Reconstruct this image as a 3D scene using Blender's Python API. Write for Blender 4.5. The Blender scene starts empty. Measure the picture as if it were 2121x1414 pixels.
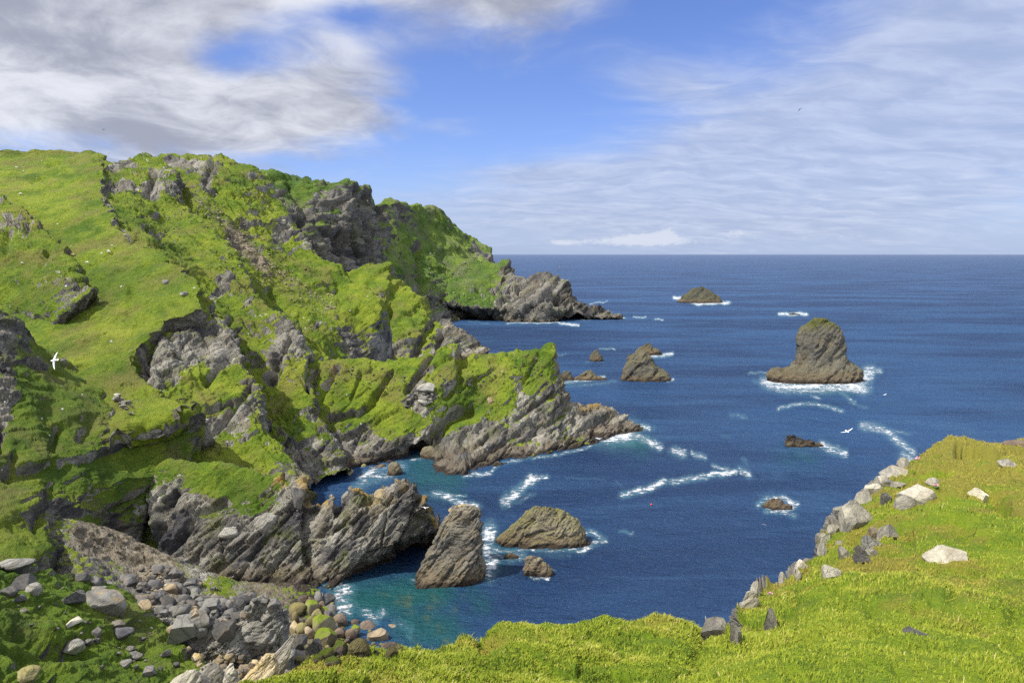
import bpy, math, random
import numpy as np
from mathutils import Vector, Matrix, Euler

random.seed(7)
RNG = np.random.default_rng(7)
SC = bpy.context.scene
COL = SC.collection
H = 70.0                       # eye height above the sea
F = 1500.0                     # focal length in pixels of a 2121 px wide picture
PITCH = math.atan(180.0 / F)
CP, SP = math.cos(PITCH), math.sin(PITCH)
CAM = np.array([0.0, 0.0, H])

# ------------------------------------------------------------------ camera geometry
def ray(u, v):
    a = (u - 1060.5) / F
    b = (707.0 - v) / F
    return np.array([a, CP + b * SP, -SP + b * CP])

def W(u, v, d=None, z=0.0):
    """world point seen at (u, v): at distance d, or where the sight line meets height z"""
    r = ray(u, v)
    if d is None:
        return CAM + r * ((z - H) / r[2])
    return CAM + r * (d / r[1])

def project(P):
    x = P[..., 0]; y = P[..., 1]; z = P[..., 2] - H
    w = y * CP - z * SP
    w = np.where(w < 0.05, 0.05, w)
    h = y * SP + z * CP
    return 1060.5 + F * x / w, 707.0 - F * h / w, w

# ------------------------------------------------------------------ noise
def _hash(ix, iy, iz, seed):
    h = (ix.astype(np.uint32) * np.uint32(374761393) + iy.astype(np.uint32) * np.uint32(668265263)
         + iz.astype(np.uint32) * np.uint32(2147483647 - 96) + np.uint32((seed * 974711 + 12345) & 0xffffffff))
    h = (h ^ (h >> np.uint32(13))) * np.uint32(1274126177)
    h = (h ^ (h >> np.uint32(16))) * np.uint32(2246822519)
    h = h ^ (h >> np.uint32(15))
    return h

def _h01(ix, iy, iz, seed):
    return (_hash(ix, iy, iz, seed) & np.uint32(0xffffff)).astype(np.float32) / np.float32(16777215.0)

def vnoise(p, seed=0):
    """value noise in -1..1"""
    i = np.floor(p).astype(np.int64); f = (p - i).astype(np.float32)
    f = f * f * f * (f * (f * 6 - 15) + 10)
    ix, iy, iz = i[:, 0], i[:, 1], i[:, 2]
    r = 0
    for dx in (0, 1):
        wx = f[:, 0] if dx else 1 - f[:, 0]
        for dy in (0, 1):
            wy = f[:, 1] if dy else 1 - f[:, 1]
            for dz in (0, 1):
                wz = f[:, 2] if dz else 1 - f[:, 2]
                r = r + wx * wy * wz * _h01(ix + dx, iy + dy, iz + dz, seed)
    return r * 2 - 1

_ROT = np.array([[0.00, 0.80, 0.60], [-0.80, 0.36, -0.48], [-0.60, -0.48, 0.64]])
def fbm(p, octv=4, seed=0, gain=0.5, ridged=False):
    a = 1.0; s = 0; n = 0; q = np.array(p, dtype=np.float64)
    for k in range(octv):
        w = vnoise(q, seed + k * 17)
        if ridged:
            w = 1 - 2 * np.abs(w)
        s = s + a * w; n += a; a *= gain
        q = q @ _ROT.T * 2.03 + 11.7
    return s / n

def voronoi(p, seed=0, jitter=0.9):
    """F1, F2, random value of the cell, vector from the cell's seed"""
    p = np.asarray(p, dtype=np.float64)
    i = np.floor(p).astype(np.int64)
    n = len(p)
    F1 = np.full(n, 9.0, np.float32); F2 = np.full(n, 9.0, np.float32)
    cid = np.zeros(n, np.uint32); vec = np.zeros((n, 3), np.float32)
    for dx in (-1, 0, 1):
        for dy in (-1, 0, 1):
            for dz in (-1, 0, 1):
                cx, cy, cz = i[:, 0] + dx, i[:, 1] + dy, i[:, 2] + dz
                h = _hash(cx, cy, cz, seed)
                ox = ((h & np.uint32(1023)).astype(np.float32) / 1023 - .5) * jitter + .5
                oy = (((h >> np.uint32(10)) & np.uint32(1023)).astype(np.float32) / 1023 - .5) * jitter + .5
                oz = (((h >> np.uint32(20)) & np.uint32(1023)).astype(np.float32) / 1023 - .5) * jitter + .5
                v0 = (p[:, 0] - cx - ox).astype(np.float32); v1 = (p[:, 1] - cy - oy).astype(np.float32); v2 = (p[:, 2] - cz - oz).astype(np.float32)
                d = np.sqrt(v0 * v0 + v1 * v1 + v2 * v2)
                m = d < F1
                F2 = np.where(m, F1, np.minimum(F2, d))
                F1 = np.where(m, d, F1)
                cid = np.where(m, h, cid)
                vec[m, 0] = v0[m]; vec[m, 1] = v1[m]; vec[m, 2] = v2[m]
    r = lambda k: (((cid * np.uint32(k)) ^ ((cid * np.uint32(k)) >> np.uint32(15))) & np.uint32(0xffff)).astype(np.float32) / 65535.0
    return F1, F2, r, vec

def sstep(a, b, x):
    t = np.clip((x - a) / (b - a), 0, 1)
    return t * t * (3 - 2 * t)

# bedding of the rock: long direction runs up to the right across the cliffs
E1 = np.array([math.cos(math.radians(46)), 0.22, math.sin(math.radians(46))]); E1 /= np.linalg.norm(E1)
E3 = np.array([-0.72, 0.35, 0.70]); E3 -= E1 * (E3 @ E1); E3 /= np.linalg.norm(E3)
E2 = np.cross(E3, E1)
BED = np.stack([E1, E2, E3])

def rock_disp(P, s, seed, amp=1.0):
    """layered, blocky displacement (metres) of rock at feature size s, with a tone per block"""
    warp = np.stack([fbm(P / (s * 3.0), 2, seed + 5), fbm(P / (s * 3.0), 2, seed + 6), fbm(P / (s * 3.0), 2, seed + 7)], 1)
    Q = (P + warp * s * 0.20) @ BED.T
    out = 0; tone = 0
    for (k, a, an) in ((1.0, 1.0, (3.2, 2.0, 0.95)), (0.38, 0.50, (3.2, 2.0, 0.70)), (0.15, 0.28, (3.0, 1.8, 0.65))):
        q = Q / (np.array(an) * s * k)
        F1, F2, r, vec = voronoi(q, seed + int(k * 100))
        tilt = (r(7919) - .5) * vec[:, 0] * 1.3 + (r(104729) - .5) * vec[:, 1] * 1.3 + (r(1299709) - .5) * vec[:, 2] * 1.2
        step = (r(15485863) - .5) * 0.75
        crack = -0.46 * np.exp(-np.clip(F2 - F1, 0, 9) / 0.07)
        out = out + a * k * 0 + a * (step + tilt + crack)
        tone = tone + a * (r(32452843) - .5)
    out = out + 0.12 * fbm(P / (s * 0.5), 4, seed + 31)
    return out * s * 0.36 * amp, tone

# ------------------------------------------------------------------ object helpers
def tag(o, label=None, cat=None, group=None, kind=None):
    if label: o["label"] = label
    if cat: o["category"] = cat
    if group: o["group"] = group
    if kind: o["kind"] = kind
    return o

def mesh_from(name, V, Fq, mats, smooth=True, attrs=None, parent=None):
    """V (n,3), Fq (m,3|4) int"""
    me = bpy.data.meshes.new(name)
    V = np.ascontiguousarray(V, np.float32); Fq = np.ascontiguousarray(Fq, np.int32)
    k = Fq.shape[1]
    me.vertices.add(len(V)); me.vertices.foreach_set("co", V.ravel())
    me.loops.add(Fq.size); me.loops.foreach_set("vertex_index", Fq.ravel())
    me.polygons.add(len(Fq))
    me.polygons.foreach_set("loop_start", np.arange(0, Fq.size, k, dtype=np.int32))
    me.update(calc_edges=True)
    if smooth:
        me.polygons.foreach_set("use_smooth", np.ones(len(Fq), bool))
    for an, av in (attrs or {}).items():
        at = me.attributes.new(an, 'FLOAT', 'POINT')
        at.data.foreach_set("value", np.ascontiguousarray(av, np.float32))
    for m in (mats if isinstance(mats, (list, tuple)) else [mats]):
        me.materials.append(m)
    o = bpy.data.objects.new(name, me); COL.objects.link(o)
    if parent: o.parent = parent
    return o

def grid_faces(nr, nc):
    i = np.arange(nr - 1)[:, None] * nc + np.arange(nc - 1)[None, :]
    return np.stack([i, i + 1, i + nc + 1, i + nc], -1).reshape(-1, 4)

def grid_normals(G):
    du = np.gradient(G, axis=1); dv = np.gradient(G, axis=0)
    n = np.cross(du, dv)
    return n / np.maximum(np.linalg.norm(n, axis=-1, keepdims=True), 1e-9)

def blur(A, k):
    """cheap box blur of a grid along both axes"""
    for ax in (0, 1):
        B = A
        for _ in range(k):
            pad = [(0, 0)] * B.ndim; pad[ax] = (1, 1)
            Q = np.pad(B, pad, mode='edge')
            sl = lambda a, b: tuple(slice(a, b) if j == ax else slice(None) for j in range(B.ndim))
            B = (Q[sl(0, -2)] + 2 * Q[sl(1, -1)] + Q[sl(2, None)]) / 4
        A = B
    return A

def pchip(x, Y, xq):
    x = np.asarray(x, float); h = np.diff(x)
    sh = (-1,) + (1,) * (Y.ndim - 1)
    dl = np.diff(Y, axis=0) / h.reshape(sh)
    m = np.zeros_like(Y)
    a, b = dl[:-1], dl[1:]
    with np.errstate(divide='ignore', invalid='ignore'):
        hm = np.where(a * b > 0, 2 * a * b / (a + b), 0)
    m[1:-1] = np.nan_to_num(hm); m[0] = dl[0]; m[-1] = dl[-1]
    i = np.clip(np.searchsorted(x, xq, side='right') - 1, 0, len(x) - 2)
    hh = h[i].reshape(sh); t = ((xq - x[i]).reshape(sh)) / hh
    t2, t3 = t * t, t * t * t
    return (2*t3-3*t2+1) * Y[i] + (t3-2*t2+t) * hh * m[i] + (-2*t3+3*t2) * Y[i+1] + (t3-t2) * hh * m[i+1]

def line_dist(u, v, pl):
    """distance in pixels of many points to a polyline"""
    if len(pl) == 1:
        return np.hypot(u - pl[0][0], v - pl[0][1])
    d = np.full(u.shape, 1e9)
    for (x0, y0), (x1, y1) in zip(pl[:-1], pl[1:]):
        dx, dy = x1 - x0, y1 - y0
        t = np.clip(((u - x0) * dx + (v - y0) * dy) / (dx * dx + dy * dy + 1e-9), 0, 1)
        d = np.minimum(d, np.hypot(u - x0 - t * dx, v - y0 - t * dy))
    return d

ZW, ZH = 1100, 740                      # a look-up of which land point is seen where, 2 px cells, to stand things on the land
ZD = np.full((ZH, ZW), 1e9); ZP = np.zeros((ZH, ZW, 3)); ZN = np.zeros((ZH, ZW, 3))
def zput(P, N):
    u, v, w = project(P)
    i = np.floor(v / 2).astype(int); j = np.floor(u / 2).astype(int)
    ok = (i >= 0) & (i < ZH) & (j >= 0) & (j < ZW) & (w > 0.5)
    i, j, w, P, N = i[ok], j[ok], w[ok], P[ok], N[ok]
    o = np.argsort(-w); i, j, w, P, N = i[o], j[o], w[o], P[o], N[o]
    closer = w < ZD[i, j]
    i, j, w, P, N = i[closer], j[closer], w[closer], P[closer], N[closer]
    ZD[i, j] = w; ZP[i, j] = P; ZN[i, j] = N

def hit(u, v, r=1):
    i, j = int(v / 2), int(u / 2)
    best = None
    for rr in (r, 2, 4):
        for a in range(max(0, i - rr), min(ZH, i + rr + 1)):
            for b in range(max(0, j - rr), min(ZW, j + rr + 1)):
                if ZD[a, b] < 1e8 and (best is None or ZD[a, b] < ZD[best]):
                    best = (a, b)
        if best: break
    if best is None:
        return W(u, v, None, 0.0), np.array([0, 0, 1.0])
    d = ZD[best]
    P = ZP[best]
    r_ = ray(u, v)                      # slide to the exact sight line at that distance
    t = P[1] / r_[1]
    return CAM + r_ * t, ZN[best]

def ribs(P, s, seed, ax=None):
    """saw-tooth ribs along the bedding: turf ramps up and breaks off"""
    out = 0
    A3 = -E3 if ax is None else np.array(ax) / np.linalg.norm(ax)
    A1 = E1 if ax is None else np.array([.65, -.5, -.57])
    for k, sp, a in ((0, 2.6, 1.0), (7, 0.95, 0.38)):
        t = (P @ A3) / (s * sp) + 0.7 * fbm(P / (s * 3.2 * sp), 2, seed + 300 + k) + 0.09 * fbm(P / (s * .5 * sp), 3, seed + 310 + k)
        c = np.floor(t); f = (t - c).astype(np.float32)
        along = np.floor((P @ A1) / (s * 8.0 * sp) + 0.5 * fbm(P / (s * 3), 2, seed + 320))
        h = _h01(c.astype(np.int64), along.astype(np.int64), np.zeros(len(P), np.int64), seed + 330 + k)
        saw = np.where(f < 0.88, f / 0.88, (1 - f) / 0.12) - 0.5
        amp = sstep(0.15, 0.9, h)
        m = fbm(P / (s * 3.2), 2, seed + 340 + k)
        out = out + a * saw * amp * sstep(-.5, .3, m)
    return out * s

def patch(name, rows, size, mat, back=(), foot=(), rock=0.5, s=5.0, amp=1.0, g_amp=0.25, g_s=6.0, seed=1,
          carve=(), paint=(), grass_bias=0.0, label=None, kind="structure", detail=1.0, extra=None, seen=(0, 1),
          crest_lichen=0.0, dk=1.0, jag=0.0, rib=0.50, rib_ax=None, g_rock=0.30, rough=1.0, smooth_k=0, strata=True, tops=None):
    """a landform lofted through rows of surveyed points, with rock and turf relief; rows run from the crest down"""
    R = []
    for row in rows:
        R.append([W(p[0], p[1], p[2] * dk) if len(p) == 3 else W(p[0], p[1], None, p[3]) for p in row])
    G = np.array(R)                                  # rows, cols, 3
    nr0, ncol = G.shape[:2]
    rk = np.zeros((nr0, ncol))
    for k in range(nr0):
        rv = rock[k] if isinstance(rock, (list, tuple)) else rock
        rk[k] = rv
    for (side, away, dz) in back:                    # the far side, straight behind the crest as seen from the path
        g0 = G[:1]; h = g0[..., :2] / np.linalg.norm(g0[..., :2], axis=-1, keepdims=True)
        off = np.stack([h[..., 0] * away + h[..., 1] * side, h[..., 1] * away - h[..., 0] * side, np.full(g0.shape[:2], float(dz))], -1)
        G = np.concatenate([g0 + off, G]); rk = np.concatenate([rk[:1], rk])
    nb = len(back)
    for off in foot:
        G = np.concatenate([G, G[-1:] + np.array(off, float)]); rk = np.concatenate([rk, rk[-1:]])
    U, Vv, _ = project(G)
    # spacing of the samples follows the picture distance between control points
    du = np.hypot(np.diff(U, axis=1), np.diff(Vv, axis=1))[nb:nb + nr0].mean(0) + 2
    tc = np.concatenate([[0], np.cumsum(du)])
    dv = np.hypot(np.diff(U, axis=0), np.diff(Vv, axis=0)).mean(1) + 4
    for k in range(nb): dv[k] = min(dv[k], 40) + 12
    for k in range(len(foot)): dv[-1 - k] = min(dv[-1 - k], 30)
    tr = np.concatenate([[0], np.cumsum(dv)])
    nc = int(np.clip(tc[-1] / (size / detail), 30, 1500)); nr = int(np.clip(tr[-1] / (size / detail), 20, 900))
    tq = np.linspace(0, tc[-1], nc); rq = np.linspace(0, tr[-1], nr)
    A = np.swapaxes(pchip(tc, np.swapaxes(G, 0, 1), tq), 0, 1)
    A = pchip(tr, A, rq)
    rr = np.swapaxes(pchip(tc, rk.T[..., None], tq), 0, 1)
    rr = pchip(tr, rr, rq)[..., 0]
    if smooth_k: A = blur(A, smooth_k)
    N = grid_normals(A)
    vis = A[nr // 4: 3 * nr // 4]
    sgn = np.sign(np.median(np.sum((CAM - vis) * N[nr // 4: 3 * nr // 4], -1)))
    N = blur(N * sgn, 3); N /= np.maximum(np.linalg.norm(N, axis=-1, keepdims=True), 1e-9)
    P = A.reshape(-1, 3); n = N.reshape(-1, 3); rr = rr.ravel()
    P0 = P
    wv = lambda f, k: np.stack([fbm(P0 / f, 3, seed + k), fbm(P0 / f, 3, seed + k + 1), fbm(P0 / f, 3, seed + k + 2)], 1)
    P = P0 + rough * (wv(s * 1.7, 140) * s * 0.42 + wv(s * 0.4, 150) * s * 0.12)
    u, v, w = project(P)
    scree = np.zeros(len(P))
    for (pl, wid, val, *wh) in paint:
        g = np.exp(-(line_dist(u, v, pl) / wid) ** 2)
        if wh and wh[0] == 'scree': scree += val * g
        else: rr = rr + val * g
    big = fbm(P / (s * 4.5), 4, seed + 50)
    fin = fbm(P / (s * 0.55), 4, seed + 60)
    rr = rr + 0.36 * big + 0.28 * fin
    rw = sstep(0.25, 0.75, rr)
    dsp, tone = rock_disp(P, s, seed, amp)
    gq = P / g_s
    terr = fbm(np.stack([P[:, 0] / (g_s * 1.6), P[:, 1] / (g_s * 1.6), P[:, 2] / (g_s * 0.30)], 1), 3, seed + 70)
    gd = 0.62 * g_amp * (fbm(gq, 5, seed + 80, 0.55) * 1.0 + 0.45 * terr) * g_s * 0.4
    lump = np.abs(fbm(P / (g_s * 0.16), 3, seed + 90)) * g_s * 0.045 * min(1.0, g_amp * 4)
    D = (g_rock + (1 - g_rock) * rw) * dsp + (1 - 0.7 * rw) * (gd + lump)
    if rib: D = D + rib * ribs(P, s, seed, rib_ax)
    if jag:                                          # ragged broken edge of the turf
        ic_ = nr * (tr[nb] / tr[-1]); wj = np.repeat(np.exp(-((np.arange(nr) - ic_) / (0.10 * nr)) ** 2), nc)
        P = P.copy(); P[:, 0] += wj * jag * (fbm(P0 / 5.0, 3, seed + 400) * 1.6 + fbm(P0 / 1.6, 2, seed + 401) * .5); P[:, 2] += wj * jag * .5 * fbm(P0 / 4.0, 3, seed + 402)
    for (pl, wid, dep) in carve:
        wob = 1 + 0.5 * fbm(P / (s * 1.2), 2, seed + 99)
        D = D - dep * np.exp(-(line_dist(u, v, pl) / (wid * wob)) ** 2)
    Pn = P + n * D[:, None]
    if extra is not None: Pn = extra(Pn, n, u, v)
    G2 = Pn.reshape(nr, nc, 3)
    N2 = grid_normals(G2) * sgn
    nz = blur(N2, 1)[..., 2].ravel()
    fine2 = fbm(P / (s * 0.16), 3, seed + 120)
    rmask = sstep(0.36, 0.62, rr * 0.85 + 0.75 * (0.56 - nz) + 0.16 * fine2 - grass_bias)
    crest = np.zeros((nr, nc))
    ic = int(round(nr * (tr[nb] / tr[-1])))
    crest[:] = np.exp(-((np.arange(nr)[:, None] - ic) / (0.07 * nr)) ** 2)
    lich = crest_lichen * crest.ravel() * sstep(-0.25, 0.35, fbm(P / (s * 0.8), 3, seed + 130))
    zput(Pn, N2.reshape(-1, 3))
    o = mesh_from(name, Pn, grid_faces(nr, nc), mat, True, dict(rock=rmask, tone=tone, lich=lich, scree=np.clip(scree, 0, 1)))
    tag(o, label, None, None, kind)
    if tops is not None: tops.append((G2, N2, rmask.reshape(nr, nc)))
    return o
# ------------------------------------------------------------------ materials
class NT:
    def __init__(s, tree): s.t = tree; s.n = tree.nodes; s.l = tree.links
    def put(s, sock, val):
        if hasattr(val, 'is_output') or isinstance(val, bpy.types.NodeSocket): s.l.new(val, sock)
        elif isinstance(val, (tuple, list)) and len(val) == 3 and sock.type == 'RGBA': sock.default_value = (*val, 1)
        else: sock.default_value = val
    def node(s, typ, props=None, **kw):
        nd = s.n.new(typ)
        for k, v in (props or {}).items(): setattr(nd, k, v)
        for k, v in kw.items(): s.put(nd.inputs[k.replace('_', ' ')], v)
        return nd
    def math(s, op, a, b=None, c=None, clamp=False):
        nd = s.n.new('ShaderNodeMath'); nd.operation = op; nd.use_clamp = clamp
        s.put(nd.inputs[0], a)
        if b is not None: s.put(nd.inputs[1], b)
        if c is not None: s.put(nd.inputs[2], c)
        return nd.outputs[0]
    def vmath(s, op, a, b=None, out=0):
        nd = s.n.new('ShaderNodeVectorMath'); nd.operation = op
        s.put(nd.inputs[0], a)
        if b is not None: s.put(nd.inputs[1], b)
        return nd.outputs['Value' if op in ('DOT_PRODUCT', 'LENGTH', 'DISTANCE') else 'Vector']
    def sstep(s, a, b, x):
        nd = s.n.new('ShaderNodeMapRange'); nd.interpolation_type = 'SMOOTHSTEP'
        s.put(nd.inputs['Value'], x); s.put(nd.inputs['From Min'], a); s.put(nd.inputs['From Max'], b)
        return nd.outputs['Result']
    def noise(s, vec, scale, detail=4.0, rough=0.55, dist=0.0, lac=2.0):
        nd = s.node('ShaderNodeTexNoise', None, Vector=vec, Scale=scale, Detail=detail, Roughness=rough, Distortion=dist, Lacunarity=lac)
        return nd.outputs['Fac']
    def voro(s, vec, scale, feature='F1', out='Distance'):
        nd = s.node('ShaderNodeTexVoronoi', dict(feature=feature), Vector=vec, Scale=scale)
        return nd.outputs[out]
    def mix(s, f, a, b):
        nd = s.n.new('ShaderNodeMix'); nd.data_type = 'RGBA'
        s.put(nd.inputs[0], f); s.put(nd.inputs[6], a); s.put(nd.inputs[7], b)
        return nd.outputs[2]
    def ramp(s, f, stops):
        nd = s.n.new('ShaderNodeValToRGB'); cr = nd.color_ramp
        while len(cr.elements) < len(stops): cr.elements.new(0.5)
        for e, (p, c) in zip(cr.elements, stops): e.position = p; e.color = (*c, 1)
        s.put(nd.inputs[0], f); return nd.outputs[0]
    def attr(s, name):
        nd = s.n.new('ShaderNodeAttribute'); nd.attribute_name = name; return nd.outputs['Fac']
    def obj(s): return s.n.new('ShaderNodeTexCoord').outputs['Object']
    def pos(s): return s.n.new('ShaderNodeNewGeometry').outputs['Position']
    def sep(s, v):
        nd = s.n.new('ShaderNodeSeparateXYZ'); s.put(nd.inputs[0], v); return nd.outputs
    def comb(s, x, y, z):
        nd = s.n.new('ShaderNodeCombineXYZ'); s.put(nd.inputs[0], x); s.put(nd.inputs[1], y); s.put(nd.inputs[2], z); return nd.outputs[0]
    def bump(s, h, strength=0.5, dist=1.0, normal=None):
        nd = s.node('ShaderNodeBump', None, Height=h, Strength=strength, Distance=dist)
        if normal is not None: s.put(nd.inputs['Normal'], normal)
        return nd.outputs[0]
    def bed(s, p, a, b, c):
        return s.comb(s.math('MULTIPLY', s.vmath('DOT_PRODUCT', p, tuple(E1)), a), s.math('MULTIPLY', s.vmath('DOT_PRODUCT', p, tuple(E2)), b),
                      s.math('MULTIPLY', s.vmath('DOT_PRODUCT', p, tuple(E3)), c))

def new_mat(name):
    m = bpy.data.materials.new(name); m.use_nodes = True
    nt = NT(m.node_tree); nt.n.clear()
    out = nt.n.new('ShaderNodeOutputMaterial'); bs = nt.n.new('ShaderNodeBsdfPrincipled')
    nt.l.new(bs.outputs[0], out.inputs[0]); bs.inputs['Roughness'].default_value = 0.9
    bs.inputs['Specular IOR Level'].default_value = 0.25
    return m, nt, bs, out

def rock_colour(nt, p, tone, k=1.0, dark=(0.050, 0.050, 0.056), mid=(0.19, 0.175, 0.14), light=(0.38, 0.355, 0.29)):
    """layered grey rock; k scales the pattern up for far landforms"""
    st = nt.noise(nt.bed(p, 0.07 / k, 0.16 / k, 0.55 / k), 1.0, 7, 0.60, 0.5)
    br = nt.noise(p, 0.10 / k, 5, 0.6)
    fi = nt.noise(nt.bed(p, 1.2 / k, 2.0 / k, 5.0 / k), 1.0, 5, 0.65)
    f = nt.math('ADD', nt.math('MULTIPLY', st, 0.65), nt.math('MULTIPLY', br, 0.55))
    f = nt.math('ADD', f, nt.math('MULTIPLY', fi, 0.30))
    f = nt.math('ADD', f, nt.math('MULTIPLY', tone, 0.36))
    f = nt.math('SUBTRACT', f, 0.225)
    c = nt.ramp(f, [(0.24, dark), (0.38, tuple(0.5 * a + 0.5 * b for a, b in zip(dark, mid))), (0.50, mid), (0.63, tuple(0.55 * a + 0.45 * b for a, b in zip(light, mid))), (0.78, light)])
    ck = nt.voro(nt.bed(nt.vmath('ADD', p, nt.vmath('SCALE_', p, None)) if False else p, 0.16 / k, 0.26 / k, 0.62 / k), 1.0, 'DISTANCE_TO_EDGE')
    c = nt.mix(nt.math('MULTIPLY', nt.sstep(0.04, 0.0, ck), 0.55), c, dark)
    gr = nt.noise(p, 2.6 / k, 6, 0.75)
    c = nt.mix(nt.math('MULTIPLY', nt.sstep(0.54, 0.70, gr), 0.50), c, light)
    c = nt.mix(nt.math('MULTIPLY', nt.sstep(0.44, 0.32, gr), 0.30), c, dark)
    hue = nt.noise(p, 0.23 / k, 4, 0.6)
    c = nt.mix(nt.math('MULTIPLY', nt.sstep(0.50, 0.72, hue), 0.45), c, (0.22, 0.17, 0.11))
    c = nt.mix(nt.math('MULTIPLY', nt.sstep(0.52, 0.30, hue), 0.40), c, (0.10, 0.10, 0.125))
    return c, st, fi

def land_material(name, k=1.0, grass_tone=(1, 1, 1), rock_dark=1.0, bump=1.0, green=0.5, zones=0.35):
    m, nt, bs, out = new_mat(name)
    p = nt.pos(); z = nt.sep(p)[2]
    rock, tone, lich, scree = (nt.attr(a) for a in ('rock', 'tone', 'lich', 'scree'))
    rd = rock_dark
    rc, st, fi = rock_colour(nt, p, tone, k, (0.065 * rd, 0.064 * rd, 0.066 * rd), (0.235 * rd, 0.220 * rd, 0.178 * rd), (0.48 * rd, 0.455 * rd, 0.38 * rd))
    zn = nt.noise(nt.bed(p, 0.05 / k, 0.10 / k, 0.20 / k), 1.0, 6, 0.62, 0.4)
    rc = nt.mix(nt.math('MULTIPLY', nt.sstep(0.49, 0.60, zn), zones), rc, (0.045, 0.045, 0.056))
    rc = nt.mix(nt.math('MULTIPLY', nt.sstep(0.46, 0.36, zn), zones * 0.5), rc, (0.46, 0.43, 0.36))
    # algae stains, then lichen near crests, then the wet tidal band
    al = nt.math('MULTIPLY', nt.sstep(0.50, 0.68, nt.noise(p, 0.16 / k, 5, 0.6)), green)
    rc = nt.mix(al, rc, (0.13, 0.145, 0.025))
    rc = nt.mix(nt.math('MULTIPLY', lich, 0.85), rc, (0.50, 0.33, 0.075))
    wz = nt.math('ADD', z, nt.math('MULTIPLY', nt.math('SUBTRACT', nt.noise(p, 0.35, 4), 0.5), 3.2))
    rc = nt.mix(nt.math('MULTIPLY', nt.sstep(4.2, 2.2, wz), 0.55), rc, (0.20, 0.155, 0.10))
    rc = nt.mix(nt.math('MULTIPLY', nt.sstep(1.7, 0.7, wz), 0.88), rc, (0.035, 0.026, 0.022))
    # turf
    n1 = nt.noise(p, 0.035 / k, 4, 0.6); n2 = nt.noise(p, 0.22 / k, 5, 0.65); n3 = nt.noise(p, 1.7 / k, 5, 0.7)
    g = nt.math('ADD', nt.math('MULTIPLY', n1, 0.75), nt.math('ADD', nt.math('MULTIPLY', n2, 0.55), nt.math('MULTIPLY', n3, 0.45)))
    g = nt.math('SUBTRACT', g, 0.375)
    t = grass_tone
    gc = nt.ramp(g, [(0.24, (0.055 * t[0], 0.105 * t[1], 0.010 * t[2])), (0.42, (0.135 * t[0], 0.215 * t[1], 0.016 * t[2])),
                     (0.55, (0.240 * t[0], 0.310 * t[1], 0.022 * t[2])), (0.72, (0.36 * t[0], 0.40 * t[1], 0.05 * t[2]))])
    ol = nt.noise(nt.vmath('ADD', p, (37.0, 11.0, 5.0)), 0.09 / k, 5, 0.65)
    gc = nt.mix(nt.math('MULTIPLY', nt.sstep(0.46, 0.66, ol), 0.66), gc, (0.235 * t[0], 0.205 * t[1], 0.062 * t[2]))
    lush = nt.noise(nt.vmath('ADD', p, (71.0, 3.0, 15.0)), 0.055 / k, 5, 0.65)
    gc = nt.mix(nt.math('MULTIPLY', nt.sstep(0.52, 0.66, lush), 0.62), gc, (0.060 * t[0], 0.135 * t[1], 0.008 * t[2]))
    gc = nt.mix(nt.math('MULTIPLY', nt.sstep(0.60, 0.75, nt.noise(p, 0.8 / k, 4, 0.7)), 0.45), gc, (0.085, 0.070, 0.028))
    # stone debris
    vc = nt.voro(p, 0.9 / k, 'F1', 'Color')
    sc = nt.mix(nt.sep(vc)[0], (0.13, 0.105, 0.065), (0.36, 0.31, 0.23))
    edge = nt.math('ADD', rock, nt.math('MULTIPLY', nt.math('SUBTRACT', nt.noise(p, 1.3 / k, 5, 0.7), 0.5), 0.9))
    col = nt.mix(nt.sstep(0.38, 0.60, edge), gc, rc)
    se = nt.math('ADD', scree, nt.math('MULTIPLY', nt.math('SUBTRACT', nt.noise(p, 0.5 / k, 5, 0.75), 0.5), 1.4))
    sm = nt.sstep(0.35, 0.6, se)
    col = nt.mix(nt.math('MULTIPLY', sm, nt.math('GREATER_THAN', scree, 0.03)), col, sc)
    # droppings and sitting sea birds far off read as white flecks
    vd = nt.node('ShaderNodeTexVoronoi', dict(feature='F1'), Vector=p, Scale=0.30 / k)
    fl = nt.math('MULTIPLY', nt.math('LESS_THAN', vd.outputs['Distance'], 0.075), nt.math('GREATER_THAN', nt.sep(vd.outputs['Color'])[1], 0.80))
    col = nt.mix(nt.math('MULTIPLY', fl, 0.8), col, (0.8, 0.8, 0.78))
    nt.put(bs.inputs['Base Color'], col)
    hr = nt.math('ADD', nt.math('MULTIPLY', st, 0.9), nt.math('ADD', nt.math('MULTIPLY', fi, 0.5), nt.math('MULTIPLY', nt.noise(p, 1.5 / k, 6, 0.7), 0.6)))
    hg = nt.math('ADD', nt.math('MULTIPLY', nt.noise(p, 1.1 / k, 6, 0.75), 1.0), nt.math('MULTIPLY', nt.noise(p, 4.0 / k, 3, 0.7), 0.25))
    hh = nt.node('ShaderNodeMix', dict(data_type='FLOAT'))
    nt.put(hh.inputs[0], nt.math('MAXIMUM', rock, sm)); nt.put(hh.inputs[2], nt.math('MULTIPLY', hg, 1.25)); nt.put(hh.inputs[3], hr)
    nt.put(bs.inputs['Normal'], nt.bump(hh.outputs[0], 1.0 * bump, 1.5 * k))
    return m

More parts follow.
